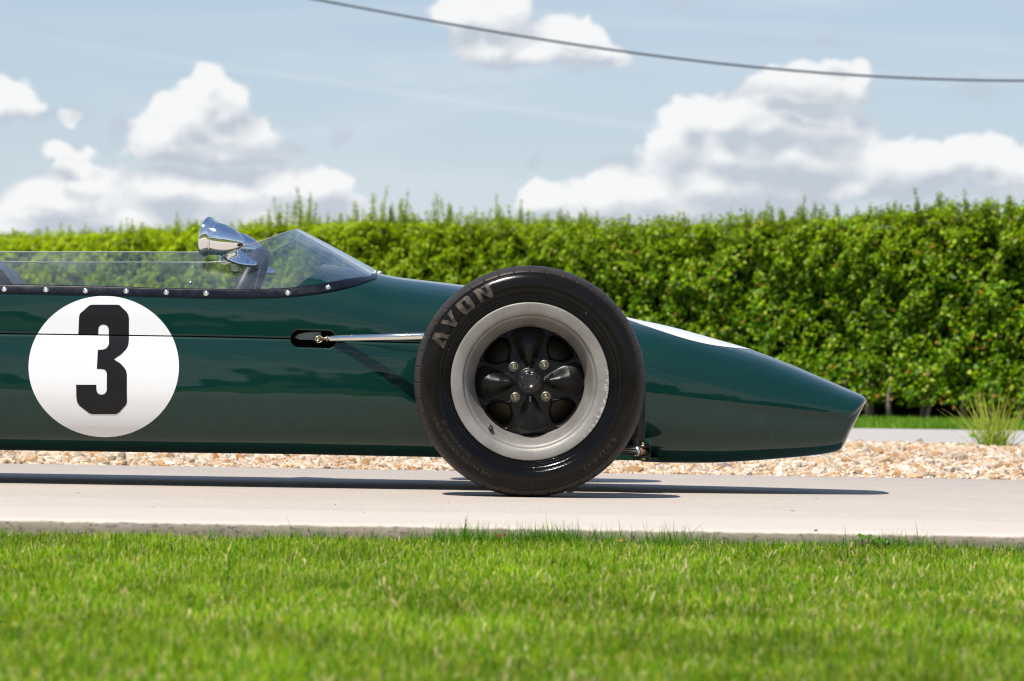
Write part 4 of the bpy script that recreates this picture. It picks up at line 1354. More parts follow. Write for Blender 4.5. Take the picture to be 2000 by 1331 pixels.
def decal(name, polypx, material, nrow=90, off_=.0009, ncol=14):
    """flat outline taken over on to the skin of the car, parted at the seam"""
    objs = []
    poly = [tuple(P(a_, b_, YS)[[0, 2]]) for a_, b_ in polypx]
    rows = poly_rows(poly, nrow)
    # warp rows so that none crosses the seam gap: keep faces wholly above or below
    vs = []; fs = []; n_ = 0
    for (za, sa), (zb, sb) in rows:
        for (a0, a1), (b0, b1) in zip(sa, sb):
            ta = np.linspace(a0, a1, ncol); tb = np.linspace(b0, b1, ncol)
            for i in range(ncol - 1):
                xm = (ta[i] + ta[i + 1] + tb[i] + tb[i + 1]) / 4; zs_ = float(SEAM(xm)); g_ = GAP
                quad = []
                lo_z, hi_z = za, zb
                for (z0, z1, ok) in ((za, min(zb, zs_ - g_), True), (max(za, zs_ + g_), zb, True)):
                    if z1 - z0 < 1e-6: continue
                    fa = (z0 - za) / (zb - za); fb = (z1 - za) / (zb - za)
                    q = [(ta[i] * (1 - fa) + tb[i] * fa, z0), (ta[i + 1] * (1 - fa) + tb[i + 1] * fa, z0), (ta[i + 1] * (1 - fb) + tb[i + 1] * fb, z1), (ta[i] * (1 - fb) + tb[i] * fb, z1)]
                    for x_, z_ in q: vs.append((x_, z_))
                    fs.append((n_, n_ + 1, n_ + 2, n_ + 3)); n_ += 4
    vs = np.array(vs)
    y_ = side_y(vs[:, 0], vs[:, 1]) - off_
    v3 = np.stack([vs[:, 0], y_, vs[:, 1]], -1)
    # merge equal corners for smooth shading
    key = np.round(v3, 6); u, inv = np.unique(key, axis=0, return_inverse=True)
    return put(name, fast(name, u, inv.ravel()[np.array(fs)]), material, CAR)


roundel = decal('number_roundel', arc(203.5, 716.5, 146.8, 0, 360, 96, 138.2)[:-1], M['white'], 120, .0008, 44)


def c3(x_, y_): return (x_ / 3.025, 460 + y_ / 3.025)


three = [(463, 590)] + [(468, 480), (474, 462), (530, 413)] + [(545, 410), (690, 410), (706, 413)] + [(748, 452), (758, 470), (762, 490), (762, 625), (758, 652), (745, 675), (718, 703), (675, 733),
         (712, 756), (735, 780), (748, 800), (752, 822), (752, 985), (746, 1002), (706, 1046), (686, 1057), (548, 1057), (528, 1052), (470, 1006), (458, 985), (454, 960), (453, 883), (572, 883), (572, 910),
         (577, 928), (588, 939), (603, 942), (620, 937), (631, 925), (634, 910), (634, 820), (630, 803), (620, 793), (605, 790), (575, 789), (580, 677), (610, 675), (628, 669), (640, 655), (645, 640),
         (643, 556), (638, 540), (627, 530), (612, 527), (596, 530), (585, 540), (581, 556), (581, 592)]
decal('number_three', [c3(*q) for q in three], M['black_vinyl'], 90, .0016, 12)

# white roundel on top of the nose
vs = []; fs = []
na, nb_ = 60, 24
cxn = (P(1200, 650, YC)[0] + P(1474, 690, YC)[0]) / 2 - .02; rxn = P(1474, 690, YC)[0] - cxn
pts = np.zeros((na, nb_, 3))
for i in range(na):
    xk = cxn + rxn * math.sin((i / (na - 1) - .5) * PI)
    if xk < NX0: xk = NX0
    wmax = .205 * math.sqrt(max(0, 1 - ((xk - cxn) / rxn) ** 2)) + 1e-4
    X1 = np.array([xk])
    # angle where half width equals wmax
    ts = np.linspace(0, 1, 200); hw, zz = nose_upper(np.full(200, xk), ts)
    for j in range(nb_):
        k_ = (j / (nb_ - 1) * 2 - 1); target = abs(k_) * wmax
        tsel = np.interp(-target, -hw, ts)
        h2, z2 = nose_upper(X1, tsel)
        pts[i, j] = (xk, YC + math.copysign(float(h2[0]), k_), float(z2[0]) + .0006)
pts[:, :, 0] = np.maximum(pts[:, :, 0], NX0)
put('nose_roundel', grid_mesh('nose_roundel', pts), M['white'], nose)

# ---------------- trim strip and screws
ST = curveXZ([(-900, 542), (-300, 550), (0, 556), (100, 558), (200, 560), (340, 564.5), (430, 566), (530, 565.5), (570, 563), (620, 556), (670, 546.5), (706, 537), (733, 531.5), (741, 531)], 10.45)
SB = curveXZ([(-900, 560), (-300, 568), (0, 573.5), (100, 575.5), (200, 577.5), (340, 581), (430, 583), (530, 582), (600, 577), (660, 567.5), (706, 554.5), (733, 544), (745, 538.5)], 10.45)
Xs_ = np.linspace(XL, P(738, 540, 10.6)[0], 300)
g = np.zeros((len(Xs_), 9, 3))
for j in range(7):
    z = SB(Xs_) + (ST(Xs_) - SB(Xs_)) * j / 6
    z = np.minimum(z, TOP(Xs_) - .0006)
    g[:, j + 1, 0] = Xs_; g[:, j + 1, 1] = up_y(Xs_, z) - .0028; g[:, j + 1, 2] = z + .0006
g[:, 0] = g[:, 1]; g[:, 0, 1] += .0028; g[:, 0, 2] -= .0006
g[:, 8] = g[:, 7]; g[:, 8, 1] += .0028
strip = put('trim_strip', grid_mesh('trim_strip', g), M['trim'], CAR)
g2_ = g.copy(); g2_[:, :, 1] = 2 * YC - g2_[:, :, 1]
put('trim_strip', grid_mesh('trim_strip', g2_, flip=True), M['trim'], CAR)


def screw_mesh():
    s = MB(); s.lathe((0, 0, 0), (0, -1, 0), [(-.001, .0073), (.0006, .0073), (.0016, .0066), (.0018, .0050), (.0040, .0044), (.0048, .0034), (.0050, .0022), (.0034, .0020), (.0034, 0)], 18)
    return s


scr_me = None
for (px, py) in ((-62, 564), (14, 566), (95, 567), (172, 569), (251, 569.5), (329, 572), (406, 574), (564.5, 573), (642, 562), (706, 542), (732, 533.5), (741, 534)):
    x_, _, z_ = P(px, py, 10.45)
    if px > 700: y_ = P(px, py, {706: 10.56, 732: 10.67, 741: 10.72}[px])[1]; x_, _, z_ = P(px, py, y_)
    else: y_ = float(up_y(x_, z_)) - .0028
    ex = 1e-3; ny = (float(up_y(x_, z_ + ex)) - float(up_y(x_, z_ - ex))) / (2 * ex) if px < 700 else .8
    if scr_me is None:
        so = screw_mesh().build('screw', M['steel'], strip); scr_me = so.data
    else:
        so = bpy.data.objects.new('screw', scr_me); COL.objects.link(so); so.parent = strip
    so.location = Vector((x_, y_, z_)); so.rotation_euler = (-math.atan(ny), 0, 0)

# ---------------- windscreen
key = [  # base (px,py,Y)              top (px,py,Y)
    ((-900, 552), None, (-900, 478, 10.50)), ((-300, 558), None, (-300, 487, 10.48)), ((0, 564), None, (0, 492, 10.47)),
    ((150, 567), None, (140, 492.5, 10.47)), ((300, 571), None, (270, 492.5, 10.47)), ((430, 574), None, (375, 493, 10.48)),
    ((530, 573), None, (435, 489, 10.49)), ((600, 566), None, (486, 479, 10.515)), ((655, 556), None, (530, 464, 10.555)),
    ((700, 545), None, (560, 453.5, 10.61)), ((725, 538), None, (576, 448.5, 10.67)), ((740, 533.5), None, (584, 447.5, 10.74))]
bs = []; tps = []
for (b_, _, t_) in key:
    x_, _, z_ = P(b_[0], b_[1], 10.45); z_ = min(z_, float(TOP(x_)) - .0005)
    y_ = float(up_y(x_, z_)) - .001
    bs.append((x_, y_, z_)); tps.append(P(*t_))
bs = np.array(bs); tps = np.array(tps)
bs[-1][1] = YC; bs[-1][2] = float(TOP(bs[-1][0])) + .001; tps[-1][1] = YC
par = np.concatenate([[0], np.cumsum(np.linalg.norm(np.diff(tps, axis=0), axis=1) + .5 * np.linalg.norm(np.diff(bs, axis=0), axis=1))])
par /= par[-1]
uu = np.linspace(0, 1, 160)
Bf = np.stack([pchip(par, bs[:, k])(uu) for k in range(3)], -1); Tf = np.stack([pchip(par, tps[:, k])(uu) for k in range(3)], -1)
# far half, its edge a little lower
Bm = Bf[::-1].copy(); Bm[:, 1] = 2 * YC - Bm[:, 1]; Tm = Tf[::-1].copy(); Tm[:, 1] = 2 * YC - Tm[:, 1]
dip = np.clip(np.linspace(0, 1, 160) * 14, 0, 1); Tm[:, 2] -= .0125 * dip; Tm[:, 0] += .006 * dip
Bq = np.concatenate([Bf, Bm[1:]]); Tq = np.concatenate([Tf, Tm[1:]])
rw = 14; g = np.zeros((len(Bq), rw, 3))
for j in range(rw):
    t = j / (rw - 1); g[:, j] = Bq * (1 - t) + Tq * t
    bow = math.sin(t * PI) * .006
    cdir = np.stack([np.zeros(len(Bq)), np.sign(YC - Bq[:, 1]) * -bow * np.clip(np.abs(YC - Bq[:, 1]) / .2, 0, 1), np.full(len(Bq), 0.3 * bow)], -1)
    g[:, j] += cdir
ws = put('windscreen', grid_mesh('windscreen', g), M['acrylic'], CAR)
ed = MB(); ed.tube([p_ for p_ in g[::2, -1]], .0016, 6); ed.build('screen_edge', M['acrylic_edge'], ws)

# ---------------- seat, dash and steering wheel
st = MB()
ol = [P(a_, b_, YC - .15)[[0, 2]] for a_, b_ in ((-260, 640), (-250, 470), (-160, 466), (-80, 476), (-30, 502), (5, 527), (32, 562), (60, 640))]
st.prism(ol, YC - .17, YC + .17)
st.build('seat_back', M['leather'], CAR)
swc = P(470, 592, YC - .01)
steer = empty('steering_wheel', swc, CAR)
tilt = math.radians(23); yaw = math.radians(2.5)
nax = np.array([math.cos(tilt) * math.cos(yaw), -math.cos(tilt) * math.sin(yaw), -math.sin(tilt)])   # along the column
u1 = np.cross(nax, (0, 1, 0)); u1 /= np.linalg.norm(u1); u1 = u1 if u1[2] > 0 else -u1; u2 = np.cross(nax, u1)
tr_ = MB(); na = 72; nb_ = 14; vs = []
for i in range(na):
    a_ = 2 * PI * i / na; rd = math.cos(a_) * u1 + math.sin(a_) * u2
    for j in range(nb_):
        b_ = 2 * PI * j / nb_
        vs.append(swc + rd * (.142 + .0140 * math.cos(b_)) + nax * .0185 * math.sin(b_))
tr_.v.append(np.array(vs)); tr_.f += [tuple(int(q) for q in r) for r in grid_faces(na, nb_, True, True)]; tr_.sm += [True] * (na * nb_); tr_.n += len(vs)
tr_.build('wheel_rim', M['leather'], steer)
sp_ = MB()
for a_ in (math.radians(90), math.radians(210), math.radians(330)):
    rd = math.cos(a_ - PI / 2) * u2 + math.sin(a_ - PI / 2) * u1
    sd_ = np.cross(rd, nax)
    q0 = swc + rd * .02 + nax * .02; q1 = swc + rd * .132
    vv = [q0 + sd_ * .014, q0 - sd_ * .014, q1 - sd_ * .010, q1 + sd_ * .010]
    vv2 = [p_ + nax * .003 for p_ in vv]
    sp_.add(vv + vv2, [(0, 1, 2, 3), (7, 6, 5, 4), (0, 4, 5, 1), (1, 5, 6, 2), (2, 6, 7, 3), (3, 7, 4, 0)], False)
sp_.build('spokes', M['black'], steer)
MB().lathe(swc + nax * .01, nax, [(0, 0), (0, .028), (.02, .03), (.022, .012), (.34, .012), (.34, 0)], 20).build('hub', M['black'], steer)
gh = P(537, 566, YC - .02)
MB().lathe(gh - np.array([0, 0, .02]), (0, 0, 1), [(0, .022), (.014, .022), (.021, .018), (.025, .010), (.026, 0)], 20).build('switch_knob', M['glassblack'], CAR)
MB().lathe(P(372, 553, 11.05), (0.2, -1, .2), [(0, 0), (0, .005), (.004, .005), (.006, .003), (.007, 0)], 14).build('bolt_head', M['steel'], CAR)
dsh = MB(); ol = [(YC + math.copysign(float(nn_), nn_), 0) for nn_ in ()]
dx = XP(634, 10.75) + .012
pr = []
for q in np.linspace(-1, 1, 25):
    a_ = float(TOP(dx) - SEAM(dx)); n_ = float(NU(dx)); hw_ = float(HW(dx)) * .985
    yv = hw_ * q * .97; zv = float(SEAM(dx)) + a_ * (1 - min(abs(q * .97), .999) ** n_) ** (1 / n_) - .004
    pr.append((dx, YC + yv, zv))
dsh.add(pr + [(dx, y_, float(SEAM(dx)) - .02) for _, y_, _ in pr], [(i, i + 1, i + 26, i + 25) for i in range(24)], False)
dsh.build('dashboard', M['black'], CAR)


# ---------------- mirrors
def make_mirror(shift, parent):
    Ym = 10.44
    e = empty('wing_mirror', P(445, 465, Ym) + shift, parent)
    tip = P(484.5, 478.5, Ym); back = P(401.4, 462.5, Ym)
    axv = tip - back; axv[1] = -.026; Lm = np.linalg.norm(axv); ax_ = axv / Lm
    k = Lm / 84.0 * .985
    shell = MB()
    prof = [(-1, 33.5), (-2.0, 35.5), (-1.8, 37.2), (-.6, 38.4), (1.2, 39.0), (3.2, 38.9), (5.5, 38.0), (8, 36.4), (10.5, 34.4), (13, 32.4), (14.6, 31.2), (15.4, 31.0), (15.6, 32.2), (16.2, 33.0), (17.4, 33.2), (18.6, 32.9), (19.2, 32.1), (19.4, 31.0), (20.5, 31.1), (27, 30.9), (35, 30.0), (43, 28.2), (51, 25.6), (58, 22.4), (64, 18.9), (69.5, 14.8), (74, 10.5), (77.2, 6.6), (78.6, 4.6), (79.4, 4.2), (81.5, 4.2), (83.2, 3.0), (84, 0)]
    shell.lathe(back + shift, ax_, [(a_ * k, b_ * k) for a_, b_ in prof], 56)
    shell.build('mirror_shell', M['chrome'], e)
    gl_ = MB(); gl_.lathe(back + shift, ax_, [(1.5 * k, 0), (.5 * k, 20 * k), (-.9 * k, 33.6 * k)], 56); gl_.build('mirror_glass', M['mirror_glass'], e)
    # foot: a fin flaring into a teardrop plate
    ft = MB(); rows_ = []
    topc = P(452, 484, Ym) + shift; botc = P(464.5, 507.0, Ym) + shift
    for i, t in enumerate(np.linspace(0, 1, 16)):
        c_ = topc * (1 - t) + botc * t
        la = (17 + 16.5 * t ** 1.6) / 785; wa = (7 + 9.5 * t ** 1.8) / 785; cx_ = (4 * t) / 785
        rows_.append([c_ + np.array([math.cos(a_) * la * (1.0 if math.cos(a_) > 0 else .86) + cx_, math.sin(a_) * wa * (1 - .45 * max(0, math.cos(a_)) ** 1.5), -math.cos(a_) * la * .20 + math.sin(a_) * wa * .42 * t]) for a_ in np.linspace(0, 2 * PI, 37)[:-1]])
    lastc = rows_[-1]
    rows_.append([p_ - np.array([0, 0, .0022]) for p_ in lastc])
    gg = np.array(rows_)
    ft.v.append(gg.reshape(-1, 3)); fcs = grid_faces(gg.shape[0], 36, False, True); ft.f += [tuple(int(q) for q in r) for r in fcs]; ft.sm += [True] * len(fcs); ft.n += gg.shape[0] * 36
    ft.build('mirror_foot', M['chrome'], e)
    gk = MB(); cc_ = np.mean(gg[-1], 0); r1 = [(p_ - cc_) * 1.05 + cc_ - np.array([0, 0, .0004]) for p_ in gg[-1]]; r2 = [p_ - np.array([0, 0, .0035]) for p_ in r1]
    gk.add(r1 + r2, [(i, (i + 1) % 36, (i + 1) % 36 + 36, i + 36) for i in range(36)] + [tuple(range(36)), tuple(range(36, 72))[::-1]], False)
    gk.build('gasket', M['black'], e)
    br = MB(); c0 = P(459, 520, Ym + .01) + shift
    br.box(c0, (.019, .003, .030), None, .004); br.box(c0 + np.array([.012, .004, .006]), (.03, .003, .012), None, .002)
    br.build('bracket', M['steel'], e)
    bo = MB(); bo.lathe(c0 + np.array([.022, .0, .004]), (1, 0, 0), [(0, 0), (0, .005), (.014, .005), (.014, 0)], 10); bo.build('bolt', M['black'], e)
    return e


make_mirror(np.zeros(3), CAR)
make_mirror(P(483, 482.5, 11.06) - P(445, 465, 10.44), CAR)

# ---------------- pocket, bracket and top link
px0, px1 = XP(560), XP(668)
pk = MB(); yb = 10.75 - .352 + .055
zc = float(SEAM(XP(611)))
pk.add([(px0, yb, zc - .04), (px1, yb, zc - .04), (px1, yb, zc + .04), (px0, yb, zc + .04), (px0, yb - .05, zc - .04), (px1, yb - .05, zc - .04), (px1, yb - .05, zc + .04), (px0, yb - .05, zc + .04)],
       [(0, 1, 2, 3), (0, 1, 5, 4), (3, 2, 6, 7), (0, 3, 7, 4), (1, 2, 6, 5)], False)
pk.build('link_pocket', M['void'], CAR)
bk = MB()
ol = [P(a_, b_, 10.42)[[0, 2]] for a_, b_ in ((576, 660), (582, 654), (594, 650.5), (612, 649), (627, 649), (628, 668), (620, 666), (604, 664), (586, 664))]
bk.prism(ol, 10.412, 10.432)
brk = bk.build('link_bracket', simple('grey_bracket', (0.22, 0.23, 0.23), 0.35, coat=.5), CAR)
r0 = P(620, 662.5, 10.405)
MB().lathe(r0 - np.array([0, .004, 0]), (0, -1, 0), [(-.012, 0), (-.012, .0078), (.002, .0078), (.004, .0062), (.0045, .004), (.003, .0035), (.003, 0)], 12).build('pivot_bolt', M['brass'], CAR)
A_ = P(620, 662.5, 10.405); B_ = P(1010, 651.5, 10.215)
dirr = (B_ - A_) / np.linalg.norm(B_ - A_)
eye = MB(); vs = []
for i in range(24):
    a_ = 2 * PI * i / 24
    for j in range(8):
        b_ = 2 * PI * j / 8; rr_ = .0085 + .0028 * math.cos(b_)
        vs.append(A_ + np.array([0.004, 0, 0]) + np.array([math.cos(a_) * rr_, .0045 * math.sin(b_) - .002, math.sin(a_) * rr_]))
eye.v.append(np.array(vs)); fcs = grid_faces(24, 8, True, True); eye.f += [tuple(int(q) for q in r) for r in fcs]; eye.sm += [True] * len(fcs); eye.n += len(vs)
eye.build('rod_end', M['steel'], CAR)
MB().tube([A_ + dirr * .012, A_ + dirr * .030], .0045, 12).build('rod_end_shank', M['brass'], CAR)
MB().tube([A_ + dirr * .0245, A_ + dirr * .0300], .0080, 6).build('lock_nut', M['brass'], CAR)
ln = MB(); ln.tube([A_ + dirr * .0302, A_ + dirr * .0335, A_ + dirr * .037, B_], [.0055, .0070, .0084, .0086], 24); ln.build('top_link', M['nickel'], CAR)
# far side link
ln = MB(); ln.tube([(A_[0] + .03, 2 * YC - A_[1], A_[2]), (B_[0], 2 * YC - B_[1], B_[2])], .0086, 12); ln.build('top_link', M['nickel'], CAR)

# lower wishbone ends and uprights
for s_ in (0, 1):
    f_ = (lambda p_: np.array([p_[0], 2 * YC - p_[1], p_[2]])) if s_ else (lambda p_: np.asarray(p_, float))
    j1 = P(1256, 883, 10.47)
    up_ = P(1050, 862, 10.24)
    wb = MB(); wb.tube([f_(j1 + (up_ - j1) * .09), f_(up_)], .0125, 16); wb.tube([f_(P(930, 884, 10.43)), f_(up_)], .0105, 12)
    wb.build('lower_wishbone', M['nickel'], CAR)
    if not s_:
        dd = (up_ - j1) / np.linalg.norm(up_ - j1)
        MB().tube([j1 + dd * .020, j1 + dd * .028], .0145, 6).build('wishbone_nut', M['steel'], CAR)
        MB().tube([j1 - dd * .006, j1 + dd * .020], .0105, 14).build('wishbone_rod_end', M['rusty'], CAR)
        MB().tube([j1 + np.array([0, 0, .013]), j1 + np.array([0, 0, .016]), j1 + np.array([0, 0, .0161]), j1 + np.array([0, 0, .023])], [.011, .011, .0065, .0065], 6).build('pivot_bolt', M['brass'], CAR)
        MB().tube([j1 - np.array([0, 0, .012]), j1 - np.array([0, 0, .021])], [.0075, .0060], 6).build('pivot_bolt', M['brass'], CAR)
        bb = MB(); cxb = j1 + np.array([-.004, 0, 0])
        bb.box(cxb + np.array([.004, 0, .0120]), (.030, .026, .0022)); bb.box(cxb + np.array([.006, 0, -.0112]), (.034, .026, .0022)); bb.box(cxb + np.array([.0215, 0, 0]), (.0025, .026, .026))
        bb.build('wishbone_bracket', M['black'], CAR)
        bx_ = MB(); bx_.box(P(1243, 862, 10.50), (.014, .02, .022)); bx_.build('brake_pipe_clip', M['black'], CAR)
        ch = MB(); ch.box((XP(1252), YC, .205), (.032, .50, .20)); ch.box((XP(1240), YC, float(BOT(XP(1235))) + .006), (.13, .50, .008)); ch.build('chassis_frame', M['black'], CAR)
        pan = MB(); pan.box((XP(1236), YC, float(BOT(XP(1235))) + .013), (.10, .56, .022), None, .003); pan.build('belly_pan', M['paint'], CAR)
    hb = MB(); hb.tube([f_((AX[0], 10.11, AX[2] - .10)), f_((AX[0], 10.11, AX[2] + .11))], [.03, .025], 12); hb.tube([f_((AX[0], 10.08, AX[2])), f_((AX[0], 10.20, AX[2]))], .05, 20)
    hb.tube([f_((AX[0], 10.14, AX[2] + .10)), f_((AX[0] - .01, YC - .26, AX[2] + .085))], .009, 10)
    hb.tube([f_((AX[0], 10.14, AX[2] - .09)), f_((AX[0] + .02, YC - .2, AX[2] - .12))], .010, 10)
    hb.build('upright', M['black'], CAR)


# ---------------- wheels
def tyre_mesh():
    prof = [(.1905, .013), (.1925, .0105), (.1950, .0098), (.1975, .0104), (.1985, .0096), (.2040, .0078), (.2046, .0085), (.2052, .0076), (.2095, .0060), (.2125, .0048), (.2135, .0056), (.2145, .0040),
            (.2180, .0018), (.2230, .0004), (.2290, .0000), (.2350, .0003), (.2410, .0014), (.2470, .0033), (.2520, .0056), (.2560, .0083), (.2585, .0104), (.2592, .0125), (.2600, .0110),
            (.2640, .0135), (.2680, .0172), (.2710, .0215), (.2735, .0265), (.2755, .034), (.2772, .045), (.2790, .065), (.2798, .100)]
    full = prof + [(r, .2 - d) for r, d in prof[::-1][1:]]
    seg = 960
    th = np.arange(seg) * 2 * PI / seg
    r = np.array([q[0] for q in full]); d = np.array([q[1] for q in full])
    RR = np.tile(r, (seg, 1)); DD = np.tile(d, (seg, 1))
    tick = ((np.arange(seg) % 22) == 0)
    mk = (r > .2635) & (r < .2765)
    for i in np.nonzero(tick)[0]:
        RR[i, mk] -= .0038; 
    # fine moulding lines across the bead
    for i in range(10, seg, 60):
        m2 = (r > .196) & (r < .2145); DD[i, m2] -= .0007
    mesh = np.stack([np.cos(th)[:, None] * RR, DD, np.sin(th)[:, None] * RR], -1)
    zmin = -(AX[2] - .0006)
    flat = mesh[:, :, 2] < zmin
    mesh[:, :, 2] = np.maximum(mesh[:, :, 2], zmin)
    mesh[:, :, 1] += np.where(mesh[:, :, 2] < zmin + .03, (mesh[:, :, 1] - .1) * .03 * (1 - (mesh[:, :, 2] - zmin) / .03), 0)
    return grid_mesh('tyre', mesh, close_u=True), prof


def build_wheel(parent, yout, sgn, detailed=True):
    """sgn 1: outer face looks to the camera"""
    e = empty('wheel', (AX[0], yout, AX[2]), parent)
    return e


def wl(p_): return p_


def lathe_y(prof, seg=192):
    th = np.arange(seg) * 2 * PI / seg
    r = np.array([q[0] for q in prof]); d = np.array([q[1] for q in prof])
    pts = np.stack([np.cos(th)[:, None] * r[None], np.tile(d, (seg, 1)), np.sin(th)[:, None] * r[None]], -1)
    return pts


wheel = empty('wheel', (AX[0], AX[1], AX[2]), CAR)
tm, tprof = tyre_mesh()
def wput(name, me, material, parent_=None):
    o = bpy.data.objects.new(name, me); me.materials.append(material); COL.objects.link(o); o.parent = parent_ or wheel; return o


wput('tyre', tm, M['rubber'])
rimp = [(.1830, .020), (.1880, .0155), (.1900, .0125), (.1898, .0100), (.1885, .0084), (.1865, .0080), (.178, .0092), (.170, .0108), (.1640, .0128), (.1612, .0148), (.1600, .0178), (.1590, .0215),
        (.1572, .0245), (.1545, .0260), (.1525, .0285), (.1480, .038), (.1420, .052), (.1360, .067), (.1325, .0765), (.1300, .083), (.1290, .100), (.150, .115), (.150, .170), (.165, .185), (.18, .19)]
wput('rim', grid_mesh('rim', lathe_y(rimp), close_u=True), M['alloy'])

# disc with four petals and four windows
nr_, nt2 = 150, 720
R1 = .1318
ROT = math.radians(3.0)
rr_ = np.linspace(.018, R1, nr_); th = np.arange(nt2) * 2 * PI / nt2
RRm, TH = np.meshgrid(rr_, th, indexing='ij')
px_ = RRm * 816.0
ph = (TH - ROT) % (PI / 2); ph = np.minimum(ph, PI / 2 - ph)              # angle from the nearest petal axis
pw = np.interp(px_, [22, 32, 45, 60, 80, 95, 108], np.radians([6, 15, 20, 22.5, 24.0, 22.5, 14]))
s_ = np.clip(ph / pw, 0, 1)
dome = np.cos(s_ * PI / 2) ** 1.35
amp = np.interp(px_, [20, 30, 40, 60, 80, 96, 103, 108], [0, .005, .0180, .0245, .0250, .0195, .011, .0])
D0 = np.interp(px_, [18, 30, 50, 70, 90, 104, 108], [.062, .064, .070, .073, .0755, .0785, .0795])
Dm = D0 - dome * amp
wx = 97 * np.cos(np.radians(45)); 
lx = px_ * np.cos(ph) ; ly = px_ * np.sin(ph)
# window: rounded triangle about the diagonal
u_ = lx * math.cos(PI / 4) + ly * math.sin(PI / 4); v_ = -lx * math.sin(PI / 4) + ly * math.cos(PI / 4); v_ = np.abs(v_)
wid = np.interp(u_, [20, 60, 64, 68, 74, 82, 92, 101, 105], [-40, 0, 6, 13, 20, 25.0, 28.5, 30.0, 28])
inside = -5.0 * np.logaddexp(-(wid + 1.5 - v_) / 5.0, -(104.0 - px_) / 5.0)
lipz = np.exp(-((inside + 3.0) / 1.7) ** 2) * .0032
Dm = Dm - lipz
Dm = Dm + np.clip(np.minimum(inside, 3.0), 0, 3) / 3.0 * .020
Dm = Dm + np.clip((inside + 1.2), 0, 1.2) * .0012
g = np.stack([np.cos(TH) * RRm, Dm, np.sin(TH) * RRm], -1)
f = grid_faces(nr_, nt2, False, True)
ins = inside.ravel()
keepf = np.min(ins[f], axis=1) < 2.6
f = f[keepf]
used = np.unique(f); remap = -np.ones(nr_ * nt2, int); remap[used] = np.arange(len(used))
wput('wheel_centre', fast('wheel_centre', g.reshape(-1, 3)[used], remap[f][:, ::-1]), M['disc'])
wput('brake_disc', grid_mesh('brake_disc', lathe_y([(.045, .112), (.050, .108), (.121, .108), (.121, .120), (.05, .122)], 96), close_u=True), M['brake'])
wput('brake_bell', grid_mesh('brake_bell', lathe_y([(.148, .16), (.148, .145), (.0, .145)], 48), close_u=True), M['void'])

# hub cap with star nut
capp = [(.0345, .080), (.0345, .0615), (.0330, .0590), (.0300, .0580), (.0265, .0574), (.0255, .0562)]
wput('hub_cap', grid_mesh('hub_cap', lathe_y(capp, 72), close_u=True), M['disc'])
nsg = 144; th = np.arange(nsg) * 2 * PI / nsg
st_ = 0.5 + 0.5 * np.cos(th * 6 + .6)
rows_ = []
for (rb, amp_, d) in ((.0262, 0, .0566), (.0225, .0030, .0558), (.0205, .0036, .0520), (.0185, .0026, .0496), (.0150, .0, .0488), (.0146, 0, .0492), (.0144, 0, .0500), (.0, 0, .0500)):
    r_ = rb + amp_ * (st_ ** .6 - .5) * 2 * .6
    rows_.append(np.stack([np.cos(th) * r_, np.full(nsg, d), np.sin(th) * r_], -1))
wput('star_nut', grid_mesh('star_nut', np.stack(rows_, 1), close_u=True), simple('worn_black_nut', (0.022, 0.021, 0.021), 0.28, coat=0.2, metal=0.3, vary=.5, vscale=150))

nut_me = None; nin_me = None
for (dx, dz) in ((-32, 28), (28, 32.5), (-28, -32), (32, -29.5)):
    c_ = (dx / 816., .0, dz / 816.)
    if nut_me is None:
        nm = MB(); nm.lathe((0, 0, 0), (0, -1, 0), [(-.076, .0128), (-.0645, .0128), (-.0628, .0120), (-.0624, .0104), (-.0618, .0100), (-.0618, .0070), (-.0640, .0060)], 28)
        nut_me = nm.build('tmp', None); 
        o = nut_me; nme = o.data; bpy.data.objects.remove(o)
        nm2 = MB(); nm2.lathe((0, 0, 0), (0, -1, 0), [(-.070, .0066), (-.0618, .0066), (-.0604, .0056), (-.0600, .0046), (-.0625, .0038), (-.0620, .0028), (-.0600, .0022), (-.0600, .0010), (-.062, .0)], 12)
        o = nm2.build('tmp', None); nme2 = o.data; bpy.data.objects.remove(o)
        nme.materials.clear(); nme2.materials.clear(); nme.materials.append(simple('washer_zinc', (0.13, 0.13, 0.105), 0.42, metal=0.7, vary=.3, vscale=150)); nme2.materials.append(M['brass'])
        nut_me = nme
    for nm_, me_ in (('lug_washer', nme), ('lug_nut', nme2)):
        o = bpy.data.objects.new(nm_, me_); COL.objects.link(o); o.parent = wheel; o.location = c_
# valve
vl = MB(); v0 = np.array([-78 / 816., 0, -91.5 / 816.])
vl.lathe(v0 + np.array([0, .052, 0]), (0.16, -1, -.10), [(-.008, .0048), (.002, .0048), (.004, .0070), (.008, .0070), (.009, .0048), (.016, .0046)], 16)
o = vl.build('tmp', M['steel']); me_ = o.data; bpy.data.objects.remove(o); o = bpy.data.objects.new('valve_stem', me_); COL.objects.link(o); o.parent = wheel
vl = MB(); vl.lathe(v0 + np.array([0, .052, 0]), (0.16, -1, -.10), [(.015, .0052), (.016, .0060), (.030, .0054), (.033, .0030), (.0335, 0)], 16)
o = vl.build('tmp', M['black']); me_ = o.data; bpy.data.objects.remove(o); o = bpy.data.objects.new('valve_cap', me_); COL.objects.link(o); o.parent = wheel

# sidewall lettering
_pr = np.array([q[0] for q in tprof]); _pd = np.array([q[1] for q in tprof])
def wall(r): return np.interp(r, _pr, _pd)


def on_wall(u, r, a0, off_):
    """u along the arc (clockwise), r radius"""
    a_ = a0 - u / .2415
    return np.stack([np.cos(a_) * r, wall(r) - off_, np.sin(a_) * r], -1)


